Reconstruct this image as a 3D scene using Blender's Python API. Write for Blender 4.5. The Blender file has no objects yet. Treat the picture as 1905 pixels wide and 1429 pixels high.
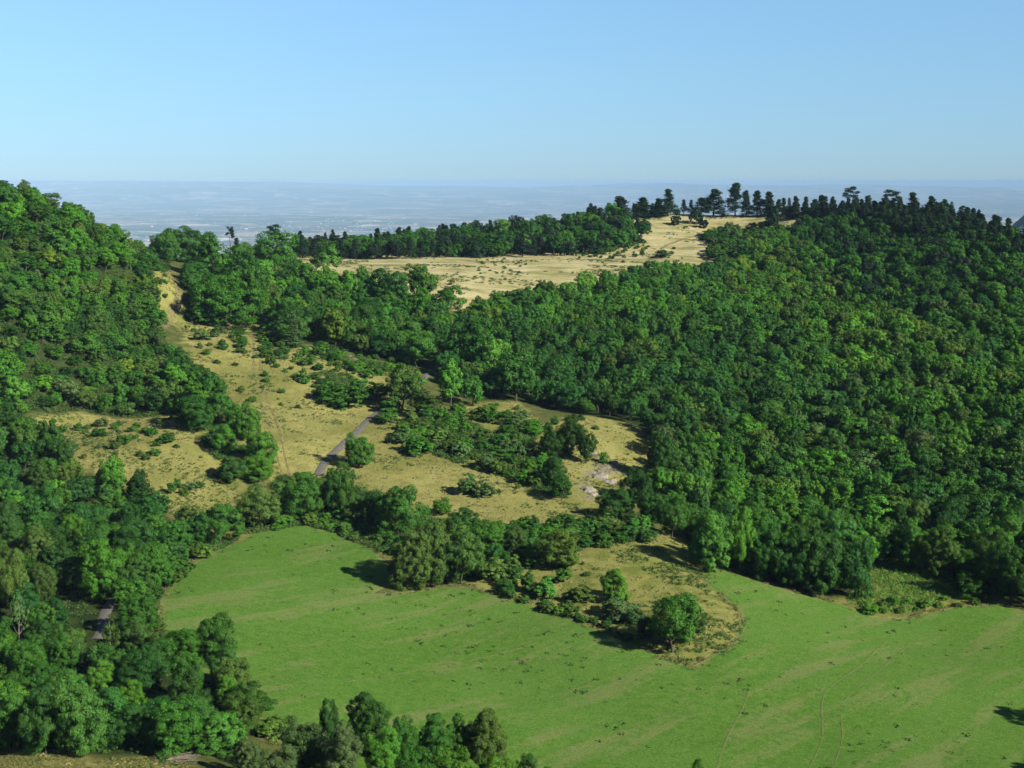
import bpy, math, random
import numpy as np
from mathutils import Vector, Matrix

random.seed(7)
RNG = np.random.default_rng(11)
sc = bpy.context.scene
COL = sc.collection

# ------------------------------------------------------------------ camera
CZ = 600.0                      # camera altitude, everything below is relative to the sea level z = 0
F_PX, W_PX, H_PX = 2646.0, 1905.0, 1429.0
HORIZON = 336.0
THETA = math.atan((H_PX / 2 - HORIZON) / F_PX)
cam = bpy.data.cameras.new('camera')
cam_o = bpy.data.objects.new('camera', cam)
COL.objects.link(cam_o)
cam_o.location = (0, 0, CZ)
cam_o.rotation_euler = (math.pi / 2 - THETA, 0, 0)
cam.sensor_width = 36.0
cam.lens = 36.0 * F_PX / W_PX
cam.clip_start = 1.0
cam.clip_end = 200000.0
sc.camera = cam_o

# ------------------------------------------------------------------ sky, sun, exposure
SUN_EL = math.radians(31)
SUN_AZ = math.radians(121)      # clockwise from +Y (view direction): behind the camera, to the right
world = bpy.data.worlds.new('World')
sc.world = world
world.use_nodes = True
wn = world.node_tree.nodes; wl = world.node_tree.links
wn.clear()
sky = wn.new('ShaderNodeTexSky')
sky.sky_type = 'NISHITA'
sky.sun_disc = False
sky.sun_elevation = SUN_EL
sky.sun_rotation = SUN_AZ
sky.altitude = 2500
sky.air_density = 1.0
sky.dust_density = 0.0
sky.ozone_density = 5.0
bg = wn.new('ShaderNodeBackground'); bg.inputs['Strength'].default_value = 0.052
wo = wn.new('ShaderNodeOutputWorld')
tcw = wn.new('ShaderNodeTexCoord'); spw = wn.new('ShaderNodeSeparateXYZ'); rpw = wn.new('ShaderNodeValToRGB'); mxw = wn.new('ShaderNodeMix')
mxw.data_type = 'RGBA'; mxw.blend_type = 'MULTIPLY'; mxw.inputs[0].default_value = 1.0
el = rpw.color_ramp.elements                  # thicker, duller air low over the horizon
el[0].position = 0.0; el[0].color = (0.86, 1.13, 1.52, 1)
el[1].position = 0.125; el[1].color = (2.05, 2.18, 2.0, 1)
e2_ = el.new(0.45); e2_.color = (1, 1, 1, 1)
e_ = el.new(0.07); e_.color = (1.58, 1.74, 1.72, 1)
wl.new(tcw.outputs['Generated'], spw.inputs[0]); wl.new(spw.outputs[2], rpw.inputs[0])
wl.new(sky.outputs[0], mxw.inputs[6]); wl.new(rpw.outputs[0], mxw.inputs[7])
wl.new(mxw.outputs[2], bg.inputs['Color']); wl.new(bg.outputs[0], wo.inputs['Surface'])
sl = bpy.data.lights.new('sun', 'SUN'); sl.energy = 5.0; sl.angle = math.radians(0.53)
sl.color = (1.0, 0.94, 0.86)
so = bpy.data.objects.new('sun', sl); COL.objects.link(so)
sdir = Vector((math.sin(SUN_AZ) * math.cos(SUN_EL), math.cos(SUN_AZ) * math.cos(SUN_EL), math.sin(SUN_EL)))
so.rotation_euler = sdir.to_track_quat('Z', 'Y').to_euler()
so.location = (0, 0, CZ + 50)
sc.view_settings.view_transform = 'Standard'
sc.view_settings.look = 'None'
sc.view_settings.exposure = 0.50
sc.view_settings.gamma = 1.0
sc.render.engine = 'CYCLES'
sc.cycles.max_bounces = 3
sc.cycles.diffuse_bounces = 0
sc.cycles.volume_bounces = 0
sc.cycles.transparent_max_bounces = 6
HAZE_DENSITY = 2.7e-5

# ------------------------------------------------------------------ photo pixel -> ray, terrain control
def ray(px, py):
    """unit-forward ray: returns (x/y, z/y) slopes for a photo pixel."""
    a = (np.asarray(px, float) - W_PX / 2) / F_PX
    b = -(np.asarray(py, float) - H_PX / 2) / F_PX
    dy = math.cos(THETA) + b * math.sin(THETA)
    dz = -math.sin(THETA) + b * math.cos(THETA)
    return a / dy, dz / dy

CP = []
def P(px, py, D, off=0.0):
    sx, sz = ray(px, py)
    CP.append((float(sx) * D, D, float(sz) * D + off))
def Wp(x, y, z): CP.append((x, y, z))
# valley floor and green field
for a in [(0, 1429, 215), (150, 1415, 222), (480, 1400, 240), (950, 1429, 250), (1400, 1429, 258), (1905, 1429, 265), (300, 1130, 315), (560, 978, 400),
          (480, 1300, 265), (700, 1080, 357), (950, 1105, 350), (1300, 1240, 310), (1380, 1150, 340), (1280, 1010, 395),
          (1905, 1140, 370), (1640, 1150, 360), (1400, 1300, 295), (1100, 1300, 290), (1905, 1280, 310), (800, 1200, 318), (400, 1180, 300)]: P(*a)
# dry slope and the road
for a in [(600, 875, 450), (520, 880, 446), (700, 770, 520), (800, 690, 590), (450, 700, 540), (400, 620, 600), (250, 850, 440), (100, 770, 480),
          (400, 950, 410), (850, 900, 440), (1050, 960, 415), (900, 760, 540), (1130, 800, 510), (1130, 900, 450), (1200, 990, 402),
          (330, 520, 680), (300, 590, 620), (620, 650, 600), (340, 800, 465)]: P(*a)
# plateau meadow and its rise to the right
for a in [(560, 490, 820), (850, 535, 760), (650, 478, 900), (1000, 472, 950), (1150, 500, 850), (1200, 440, 1020), (1300, 400, 1120), (1450, 402, 1120),
          (1170, 402, 1130), (820, 472, 930), (450, 472, 900), (700, 458, 1000), (900, 450, 1020), (1050, 428, 1060), (1350, 480, 930), (330, 478, 860),
          (1250, 520, 830), (1400, 440, 1030)]: P(*a)
# forest slope on the right (canopy pixel, ground nine metres under it)
for a in [(1300, 560, 730), (1500, 480, 870), (1700, 500, 800), (1700, 600, 690), (1905, 560, 700), (1905, 700, 570), (1905, 900, 450), (1600, 700, 605),
          (1300, 700, 585), (1600, 900, 455), (1300, 850, 480), (1500, 800, 520), (1100, 620, 650), (1000, 560, 720), (900, 640, 625), (1500, 560, 760),
          (1050, 720, 560), (2200, 700, 590), (2200, 900, 450)]: P(*a, off=-9)
P(1600, 1010, 400, -8); P(1700, 1085, 382, -2); P(1400, 1010, 402, -7)
for a in [(1500, 396, 1080), (1650, 405, 1000), (1750, 420, 950), (1850, 445, 880), (1905, 465, 830)]: P(*a)
# left hill
for a in [(-200, 300, 610), (0, 350, 610), (100, 380, 615), (200, 430, 620), (255, 465, 625)]: P(*a, off=-8)
for a in [(0, 388, 660), (100, 412, 665), (200, 455, 665), (0, 400, 720), (100, 425, 720)]: P(*a, off=-3)
for a in [(50, 550, 515), (50, 700, 478), (200, 600, 560), (200, 720, 500), (-250, 600, 500)]: P(*a, off=-6)
P(280, 495, 665); P(0, 850, 422, -7); P(50, 950, 372, -8); P(0, 1100, 302, -8); P(0, 1250, 257, -9); P(-300, 1000, 340, -6); P(-300, 1300, 250, -8)
# out of sight: behind the crests and round the edge
for a in [(-330, 780, -45), (-330, 950, -75), (-250, 1080, -75), (-420, 560, -20), (-420, 350, -60), (-380, 640, -28), (-420, 200, -80), (-100, 1250, -85), (50, 1250, -85), (200, 1260, -75),
          (350, 1230, -72), (420, 1050, -65), (450, 930, -66), (480, 750, -85), (520, 500, -118), (450, 350, -130), (400, 220, -130), (0, 180, -92), (150, 180, -108), (-150, 180, -84),
          (-130, 1100, -58), (-230, 900, -50), (-180, 790, -44)]: Wp(*a)
CP = np.array(CP)

def tps_fit(P3, smooth=8.0):
    s = 300.0
    X = P3[:, :2] / s
    r2 = ((X[:, None] - X[None]) ** 2).sum(-1)
    K = np.where(r2 > 0, 0.5 * r2 * np.log(np.maximum(r2, 1e-12)), 0) + np.eye(len(X)) * smooth * 1e-4
    Q = np.c_[np.ones(len(X)), X]
    A = np.block([[K, Q], [Q.T, np.zeros((3, 3))]])
    w = np.linalg.solve(A, np.r_[P3[:, 2], np.zeros(3)])
    return X, w, s
TX, TW, TS = tps_fit(CP)
def tps(x, y):
    x = np.asarray(x, float) / TS; y = np.asarray(y, float) / TS
    z = TW[-3] + TW[-2] * x + TW[-1] * y
    for (cx, cy), w in zip(TX, TW[:-3]):
        r2 = (x - cx) ** 2 + (y - cy) ** 2
        z = z + w * 0.5 * r2 * np.log(np.maximum(r2, 1e-12))
    return z
def sstep(a, b, x):
    t = np.clip((x - a) / (b - a), 0, 1)
    return t * t * (3 - 2 * t)

_perm = RNG.random((256, 256))
def vnoise(x, y):
    xi = np.floor(x).astype(int); yi = np.floor(y).astype(int)
    fx = x - xi; fy = y - yi
    fx = fx * fx * (3 - 2 * fx); fy = fy * fy * (3 - 2 * fy)
    g = lambda i, j: _perm[i % 256, j % 256]
    return (g(xi, yi) * (1 - fx) + g(xi + 1, yi) * fx) * (1 - fy) + (g(xi, yi + 1) * (1 - fx) + g(xi + 1, yi + 1) * fx) * fy - 0.5
def fbm(x, y, s, n=4):
    o = 0; a = 1.0
    for k in range(n):
        o = o + a * vnoise(x / s + 17 * k, y / s + 31 * k); a *= 0.5; s *= 0.5
    return o

PLAIN = -470.0
X0, X1, Y0, Y1 = -430.0, 480.0, 190.0, 1250.0
KF = 1.8        # everything beyond the near hills lies this much farther and lower than first laid out
def plain_z(x, y):
    plain = PLAIN + fbm(x, y, 9000, 3) * 30
    hills = sstep(24000, 45000, y) * (450 - x * 0.0085 + np.maximum(0, -x) * 0.006 + 270 * fbm(x + 900, y * 0.6, 7000, 5) + 60 * fbm(x, y, 2300, 3)) + sstep(16000, 30000, y) * 60 * (fbm(x, y, 7000, 3) + 0.3)
    return plain + hills * sstep(52000, 40000, np.abs(x)) - (x * x + y * y) / (2 * 6.37e6 * 1.16)
def hfun(x, y):
    x = np.asarray(x, float); y = np.asarray(y, float)
    xc = np.clip(x, X0, X1); yc = np.clip(y, 170, Y1)
    z = tps(xc, yc)
    near = sstep(185, 110, y)
    z = z * (1 - near) + near * (-7 - 0.62 * np.clip(y, -20, 400))
    d = np.hypot(x - xc, np.where(y > Y1, y - Y1, 0))
    plain = KF * plain_z(x / KF, y / KF)
    plain = np.where(plain > -120, -120 + 125 * np.tanh((plain + 120) / 125), plain)
    # the far hill flank that looks in at the right edge
    plain = plain + (455 + 400) * np.exp(-(((x - 1750) / 520.0) ** 2 + ((y - 4300) / 1100.0) ** 2))
    w = sstep(0, 2300, d)
    z = z * (1 - w) + plain * w
    z = z + (fbm(x, y, 34, 4) * 1.5) * (1 - sstep(0, 600, d)) * sstep(120, 240, y)
    return z + CZ

def axis(a, b, step, lo, hi, g=1.13):
    c = list(np.arange(a, b + 0.01, step)); s = step
    while c[-1] < hi: s = min(s * g, 720) if abs(c[-1]) < 38000 or g < 1.1 else s * 1.3; c.append(c[-1] + s)
    s = step
    while c[0] > lo: s = min(s * g, 720) if abs(c[0]) < 38000 else s * 1.3; c.insert(0, c[0] - s)
    return np.array(c)
GX = axis(-330, 390, 3.0, -72000, 72000)
GY = axis(200, 1200, 3.0, -900, 89000, 1.075)
GXX, GYY = np.meshgrid(GX, GY, indexing='xy')
GZ = hfun(GXX, GYY)

def H(x, y):
    """height of the terrain mesh (bilinear between its vertices)."""
    x = np.asarray(x, float); y = np.asarray(y, float)
    i = np.clip(np.searchsorted(GX, x) - 1, 0, len(GX) - 2); j = np.clip(np.searchsorted(GY, y) - 1, 0, len(GY) - 2)
    fx = (x - GX[i]) / (GX[i + 1] - GX[i]); fy = (y - GY[j]) / (GY[j + 1] - GY[j])
    return (GZ[j, i] * (1 - fx) + GZ[j, i + 1] * fx) * (1 - fy) + (GZ[j + 1, i] * (1 - fx) + GZ[j + 1, i + 1] * fx) * fy

_D = np.arange(190, 1400, 1.0)
def hit(px, py):
    """world ground point seen at a photo pixel."""
    px = np.atleast_1d(np.asarray(px, float)); py = np.atleast_1d(np.asarray(py, float))
    sx, sz = ray(px, py)
    out = np.zeros((len(px), 3))
    for k in range(len(px)):
        rz = CZ + sz[k] * _D
        hz = H(sx[k] * _D, _D)
        below = np.nonzero(rz < hz)[0]
        if len(below):
            i = below[0]
            if i > 0:
                a = (rz[i - 1] - hz[i - 1]); b = hz[i] - rz[i]; D = _D[i - 1] + a / (a + b + 1e-9)
            else: D = _D[0]
        else:
            D = _D[int(np.argmin(rz - hz))]
        out[k] = (sx[k] * D, D, H(sx[k] * D, D))
    return out
def poly(pts):
    a = np.array(pts, float)
    return hit(a[:, 0], a[:, 1])[:, :2]
def sdf(pl, x, y):
    """signed distance, positive inside."""
    x = np.asarray(x, float); y = np.asarray(y, float)
    d2 = np.full(x.shape, 1e18); ins = np.zeros(x.shape, bool)
    n = len(pl)
    for i in range(n):
        ax, ay = pl[i]; bx, by = pl[(i + 1) % n]
        ex, ey = bx - ax, by - ay
        t = np.clip(((x - ax) * ex + (y - ay) * ey) / (ex * ex + ey * ey + 1e-12), 0, 1)
        d2 = np.minimum(d2, (x - ax - t * ex) ** 2 + (y - ay - t * ey) ** 2)
        c = ((ay > y) != (by > y)) & (x < (bx - ax) * (y - ay) / (by - ay + 1e-12) + ax)
        ins ^= c
    d = np.sqrt(d2)
    return np.where(ins, d, -d)
def union(polys, x, y):
    o = np.full(np.shape(x), -1e9)
    for p in polys: o = np.maximum(o, sdf(p, x, y))
    return o

# ------------------------------------------------------------------ region outlines (photo pixels, thrown onto the terrain)
FIELD = poly([(560, 976), (620, 990), (700, 1022), (722, 1050), (730, 1085), (690, 1105), (760, 1100), (830, 1088), (870, 1090), (960, 1116),
              (1060, 1152), (1150, 1187), (1240, 1226), (1285, 1240), (1340, 1215), (1375, 1185), (1379, 1150), (1352, 1115), (1312, 1085), (1290, 1050), (1284, 1022),
              (1330, 1052), (1400, 1080), (1500, 1107), (1560, 1122), (1620, 1146), (1690, 1151), (1720, 1139), (1780, 1129), (1850, 1123), (1905, 1136), (2050, 1165),
              (2150, 1300), (2250, 1500), (1900, 1560), (1300, 1560), (950, 1560), (620, 1500), (540, 1420), (480, 1330), (430, 1280), (350, 1240), (305, 1195), (292, 1140), (310, 1090), (360, 1045), (400, 1025), (480, 990)])
DRY = [poly([(55, 770), (150, 765), (330, 772), (360, 800), (400, 830), (420, 870), (440, 900), (450, 925), (390, 945), (350, 980), (300, 950), (250, 910), (150, 880), (130, 830), (60, 800)]),
       poly([(335, 603), (490, 603), (510, 650), (590, 645), (730, 680), (720, 740), (780, 765), (960, 745), (1010, 790), (1090, 772), (1190, 792), (1225, 840), (1170, 885), (1115, 935),
             (1200, 990), (1285, 1005), (1292, 1050), (1378, 1150), (1376, 1185), (1285, 1240), (1060, 1150), (900, 1096), (800, 985), (680, 930), (650, 900), (600, 880), (525, 895), (500, 850), (430, 760), (350, 690)]),
       poly([(285, 490), (320, 500), (335, 560), (345, 600), (300, 600), (290, 560), (262, 520)]),
       poly([(-20, 1408), (180, 1412), (350, 1412), (352, 1440), (-20, 1445)])]
THICK = [poly([(360, 1030), (400, 985), (480, 945), (560, 930), (640, 960), (700, 990), (722, 1045), (700, 1022), (620, 990), (560, 977), (480, 990), (400, 1026)]),
         poly([(690, 960), (760, 960), (860, 975), (960, 1000), (1060, 985), (1200, 988), (1205, 1010), (1080, 1020), (1060, 1050), (960, 1062), (935, 1100), (870, 1088), (830, 1086), (760, 1096), (735, 1088), (725, 1050)]),
         poly([(745, 800), (850, 775), (900, 800), (990, 790), (1010, 860), (1060, 930), (990, 915), (900, 880), (820, 850), (750, 845)]),
         poly([(640, 880), (690, 900), (740, 950), (720, 980), (650, 960)]), poly([(500, 885), (590, 890), (640, 900), (640, 950), (520, 950)]),
         poly([(600, 690), (650, 700), (700, 745), (600, 750)]), poly([(600, 648), (740, 690), (720, 700), (640, 675)]), poly([(370, 690), (430, 765), (500, 880), (430, 895), (360, 800)])]
LUSH = [poly([(740, 800), (800, 770), (900, 770), (1000, 790), (1030, 860), (1075, 945), (960, 905), (850, 850), (760, 850)]),
        poly([(900, 1040), (1060, 1030), (1200, 1015), (1290, 1030), (1360, 1100), (1400, 1160), (1370, 1210), (1285, 1250), (1060, 1150), (930, 1105)]),
        poly([(460, 985), (560, 960), (640, 975), (710, 1000), (700, 1022), (620, 990), (560, 978), (480, 992)]),
        poly([(1580, 1060), (1660, 1040), (1760, 1060), (1850, 1100), (1840, 1124), (1720, 1139), (1690, 1151), (1620, 1146), (1560, 1122)])]
PLAT = [poly([(530, 478), (650, 470), (830, 465), (980, 460), (1160, 425), (1165, 402), (1300, 399), (1450, 401), (1490, 410), (1480, 435), (1340, 470), (1410, 500), (1180, 545), (1000, 565), (880, 585), (700, 540), (545, 515)])]
FOREST_R = poly([(830, 655), (880, 585), (960, 562), (1120, 540), (1180, 522), (1330, 505), (1400, 492), (1370, 470), (1440, 440), (1520, 412), (1640, 412), (1750, 425), (1850, 448), (1990, 470), (2100, 700), (2060, 1100),
                 (1905, 1128), (1850, 1110), (1770, 1092), (1740, 1058), (1660, 1042), (1610, 1060), (1585, 1112), (1500, 1098), (1400, 1072), (1300, 1028), (1275, 995), (1225, 960), (1215, 900), (1225, 835), (1190, 795), (1090, 772), (960, 745), (870, 745), (810, 700)])
WOODS_M = poly([(345, 520), (420, 500), (540, 512), (700, 548), (860, 600), (820, 660), (790, 685), (735, 680), (650, 655), (590, 640), (520, 640), (495, 600), (370, 600), (345, 570)])
HILL_L = np.r_[[(-330, 450), (-330, 730), (-200, 730), (-176, 690)], poly([(262, 480), (285, 520), (290, 590), (300, 640), (340, 680), (400, 740), (430, 790), (350, 800), (330, 770), (150, 764), (55, 768), (0, 830), (-150, 830)])]
FOREST_LL = poly([(-200, 830), (0, 840), (60, 810), (130, 850), (150, 890), (250, 915), (300, 955), (345, 990), (390, 1010), (350, 1040), (290, 1090), (275, 1150), (290, 1200), (350, 1245), (430, 1275), (490, 1350), (420, 1400), (352, 1408), (180, 1404), (-200, 1396)])
WOODS_B = poly([(540, 1425), (620, 1405), (760, 1405), (900, 1420), (1040, 1490), (1040, 1600), (520, 1600), (400, 1500), (430, 1440)])
FORESTS = [FOREST_R, WOODS_M, HILL_L, FOREST_LL, WOODS_B]
PLATEDGE = poly([(545, 480), (660, 484), (820, 480), (980, 478), (1100, 474), (1160, 467), (1200, 446), (1150, 410), (1060, 424), (960, 440), (800, 452), (560, 462)])
CREST = poly([(1430, 405), (1520, 412), (1640, 425), (1700, 450), (1800, 470), (1905, 500), (2000, 500), (1980, 462), (1880, 445), (1750, 412), (1650, 400), (1500, 392), (1430, 396)])

# ------------------------------------------------------------------ node helpers
def new_mat(name):
    m = bpy.data.materials.new(name); m.use_nodes = True
    nt = m.node_tree; nt.nodes.clear()
    return m, nt
class N:
    """tiny node builder"""
    def __init__(s, nt): s.nt = nt
    def n(s, t, **kw):
        nd = s.nt.nodes.new(t)
        for k, v in kw.items():
            setattr(nd, k, v)
        return nd
    def link(s, a, b): s.nt.links.new(a, b)
    def val(s, sock, v):
        if isinstance(v, (int, float, tuple, list)): sock.default_value = v
        else: s.link(v, sock)
    def math(s, op, a, b=0.0, c=0.0, clamp=False):
        nd = s.n('ShaderNodeMath', operation=op); nd.use_clamp = clamp
        s.val(nd.inputs[0], a); s.val(nd.inputs[1], b); s.val(nd.inputs[2], c)
        return nd.outputs[0]
    def noise(s, vec, scale, detail=4, rough=0.6):
        nd = s.n('ShaderNodeTexNoise'); nd.inputs['Scale'].default_value = scale
        nd.inputs['Detail'].default_value = detail; nd.inputs['Roughness'].default_value = rough
        s.link(vec, nd.inputs['Vector']); return nd.outputs['Fac']
    def ramp(s, fac, stops):
        nd = s.n('ShaderNodeValToRGB'); e = nd.color_ramp.elements
        while len(e) > 1: e.remove(e[-1])
        e[0].position = stops[0][0]; e[0].color = tuple(stops[0][1]) + (1,)
        for p, c in stops[1:]:
            q = e.new(p); q.color = tuple(c) + (1,)
        s.link(fac, nd.inputs[0]); return nd.outputs[0]
    def step(s, fac, a, b):
        nd = s.n('ShaderNodeMapRange'); nd.interpolation_type = 'SMOOTHSTEP'
        s.val(nd.inputs['Value'], fac); nd.inputs['From Min'].default_value = a; nd.inputs['From Max'].default_value = b
        return nd.outputs['Result']
    def mix(s, fac, a, b, mode='MIX'):
        nd = s.n('ShaderNodeMix', data_type='RGBA', blend_type=mode)
        s.val(nd.inputs[0], fac)
        s.val(nd.inputs[6], a if not isinstance(a, tuple) else a + ((1,) if len(a) == 3 else ()))
        s.val(nd.inputs[7], b if not isinstance(b, tuple) else b + ((1,) if len(b) == 3 else ()))
        return nd.outputs[2]
    def attr(s, name, typ='GEOMETRY'):
        nd = s.n('ShaderNodeAttribute', attribute_name=name, attribute_type=typ); return nd
    def mapping(s, vec, rot=0.0, scale=(1, 1, 1)):
        nd = s.n('ShaderNodeMapping'); nd.inputs['Rotation'].default_value = (0, 0, rot); nd.inputs['Scale'].default_value = scale
        s.link(vec, nd.inputs['Vector']); return nd.outputs[0]
    def finish(s, col, rough=0.9, bump=None, dist=0.3, strength=0.6, spec=0.1):
        b = s.n('ShaderNodeBsdfPrincipled'); s.val(b.inputs['Base Color'], col if not isinstance(col, tuple) else col + (1,))
        b.inputs['Roughness'].default_value = rough
        b.inputs['Specular IOR Level'].default_value = spec
        if bump is not None:
            bp = s.n('ShaderNodeBump'); bp.inputs['Distance'].default_value = dist; bp.inputs['Strength'].default_value = strength
            s.link(bump, bp.inputs['Height']); s.link(bp.outputs[0], b.inputs['Normal'])
        o = s.n('ShaderNodeOutputMaterial'); s.link(b.outputs[0], o.inputs['Surface'])
        return b, o

def mat_ground():
    m, nt = new_mat('ground_soil_and_grass'); g = N(nt)
    pos = g.n('ShaderNodeNewGeometry').outputs['Position']
    fine = g.noise(pos, 1.6, 5, 0.7)
    mid = g.noise(pos, 0.22, 5, 0.65)
    big = g.noise(pos, 0.035, 4, 0.6)
    wig = g.math('MULTIPLY', g.math('SUBTRACT', g.math('ADD', g.noise(pos, 0.11, 6, 0.7), g.math('MULTIPLY', mid, 0.5)), 0.75), 22)
    scrub = g.mix(g.step(mid, 0.38, 0.62), (0.055, 0.085, 0.018), (0.17, 0.165, 0.05))
    scrub = g.mix(g.step(fine, 0.3, 0.7), scrub, (0.10, 0.12, 0.035))
    dry = g.ramp(g.math('ADD', g.math('MULTIPLY', fine, 0.55), g.math('MULTIPLY', mid, 0.45)),
                 [(0.30, (0.105, 0.125, 0.028)), (0.43, (0.22, 0.22, 0.060)), (0.55, (0.35, 0.33, 0.10)), (0.70, (0.49, 0.45, 0.19))])
    dry = g.mix(g.math('MULTIPLY', g.step(g.math('ADD', g.math('MULTIPLY', big, 0.6), g.math('MULTIPLY', mid, 0.4)), 0.46, 0.60), 0.75), dry, (0.15, 0.17, 0.035))
    lush = g.mix(g.step(mid, 0.35, 0.65), (0.13, 0.165, 0.030), (0.31, 0.30, 0.085))
    lush = g.mix(g.math('MULTIPLY', g.step(fine, 0.35, 0.7), 0.45), lush, (0.14, 0.18, 0.035))
    plat_n = g.math('ADD', g.math('MULTIPLY', g.noise(g.mapping(pos, 0.25, (0.6, 1.3, 1)), 0.07, 6, 0.72), 0.75), g.math('MULTIPLY', fine, 0.25))
    plat = g.ramp(plat_n, [(0.36, (0.16, 0.165, 0.055)), (0.43, (0.32, 0.295, 0.115)), (0.50, (0.44, 0.395, 0.18)), (0.64, (0.62, 0.55, 0.30))])
    forest = g.mix(g.step(mid, 0.4, 0.6), (0.026, 0.046, 0.011), (0.048, 0.070, 0.018))
    def m_of(name, soft=2.0, k=1.0):
        return g.step(g.math('ADD', g.attr(name).outputs['Fac'], g.math('MULTIPLY', wig, k)), -soft, soft)
    c = g.mix(m_of('dry', 2.5, 0.7), scrub, dry)
    c = g.mix(g.math('MULTIPLY', m_of('lush', 5, 0.8), 0.85), c, lush)
    plat = g.mix(g.math('MULTIPLY', g.step(g.noise(g.mapping(pos, 0.2, (0.5, 1.2, 1)), 0.045, 5, 0.7), 0.52, 0.62), 0.6), plat, (0.17, 0.18, 0.06))
    c = g.mix(m_of('plateau', 3, 0.6), c, plat)
    c = g.mix(m_of('wood', 2, 0.35), c, forest)
    # bare limestone on the steep bit
    rock = g.ramp(g.noise(pos, 0.9, 5, 0.7), [(0.35, (0.17, 0.15, 0.09)), (0.65, (0.34, 0.31, 0.23))])
    c = g.mix(m_of('rock', 1.5, 0.45), c, rock)
    # the plain: patchwork of fields, hedges and built-up ground
    pm = g.mapping(pos, 0.3, (1, 0.8, 1))
    vor = g.n('ShaderNodeTexVoronoi'); vor.inputs['Scale'].default_value = 1 / 770.0; g.link(pm, vor.inputs['Vector'])
    sep = g.n('ShaderNodeSeparateColor'); g.link(vor.outputs['Color'], sep.inputs[0])
    fld = g.ramp(sep.outputs[0], [(0.0, (0.05, 0.08, 0.045)), (0.45, (0.10, 0.13, 0.07)), (0.62, (0.22, 0.20, 0.12)), (0.8, (0.46, 0.37, 0.25)), (1.0, (0.75, 0.62, 0.45))])
    trees = g.step(g.noise(pos, 1 / 380.0, 7, 0.8), 0.47, 0.53)
    fld = g.mix(g.math('MULTIPLY', trees, 0.85), fld, (0.06, 0.09, 0.075))
    bigp = g.noise(pos, 1 / 12600.0, 4, 0.6)
    fld = g.mix(g.math('MULTIPLY', g.step(bigp, 0.5, 0.62), 0.6), fld, (0.05, 0.07, 0.04))
    c = g.mix(g.step(g.attr('plain').outputs['Fac'], 0.3, 0.8), c, fld)
    g.finish(c, 0.95, g.math('ADD', fine, g.math('MULTIPLY', g.noise(pos, 5.0, 3, 0.7), 0.5)), 0.35, 0.8, 0.05)
    return m

# direction of the mowing lines in the field
a_, b_ = hit([500, 930], [1270, 1178])
FIELD_DIR = math.atan2(b_[1] - a_[1], b_[0] - a_[0])
def mat_field():
    m, nt = new_mat('field_clover_green'); g = N(nt)
    pos = g.n('ShaderNodeNewGeometry').outputs['Position']
    streak = g.noise(g.mapping(pos, -FIELD_DIR, (1, 1, 1)), 0.0001, 1)
    mp = g.n('ShaderNodeMapping'); mp.vector_type = 'TEXTURE'; mp.inputs['Rotation'].default_value = (0, 0, FIELD_DIR); mp.inputs['Scale'].default_value = (7, 1, 1)
    g.link(pos, mp.inputs['Vector'])
    streak = g.noise(mp.outputs[0], 0.16, 5, 0.62)
    fine = g.noise(pos, 1.9, 5, 0.8)
    mid = g.noise(pos, 0.45, 5, 0.75)
    big = g.noise(pos, 0.022, 3, 0.5)
    c = g.mix(g.step(mid, 0.3, 0.7), (0.060, 0.156, 0.014), (0.106, 0.204, 0.026))
    c = g.mix(g.math('MULTIPLY', g.step(big, 0.42, 0.62), 0.4), c, (0.108, 0.212, 0.034))
    c = g.mix(g.math('MULTIPLY', g.step(g.math('ADD', streak, g.math('MULTIPLY', g.math('SUBTRACT', mid, 0.5), 0.25)), 0.50, 0.64), 0.55), c, (0.20, 0.21, 0.075))
    c = g.mix(g.math('MULTIPLY', g.step(fine, 0.48, 0.66), 0.6), c, (0.165, 0.27, 0.07))
    c = g.mix(g.math('MULTIPLY', g.step(fine, 0.50, 0.34), 0.7), c, (0.04, 0.115, 0.018))
    e = g.attr('edge').outputs['Fac']
    c = g.mix(g.math('MULTIPLY', g.step(g.math('SUBTRACT', e, g.math('MULTIPLY', mid, 3.2)), 0.0, -1.4), 0.7), c, (0.20, 0.215, 0.07))
    g.finish(c, 0.9, g.math('ADD', fine, mid), 0.2, 0.7, 0.05)
    return m

def mat_simple(name, stops, scale, rough=0.9, dist=0.05, broken=None, detail=5):
    m, nt = new_mat(name); g = N(nt)
    pos = g.n('ShaderNodeNewGeometry').outputs['Position']
    f = g.noise(pos, scale, detail, 0.65)
    c = g.ramp(f, stops)
    b, o = g.finish(c, rough, f, dist, 0.6, 0.2)
    if broken:
        al = g.math('MULTIPLY', g.step(g.noise(pos, broken[0], 5, 0.75), broken[1], broken[2]), broken[3])
        g.link(al, b.inputs['Alpha'])
    return m

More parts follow.
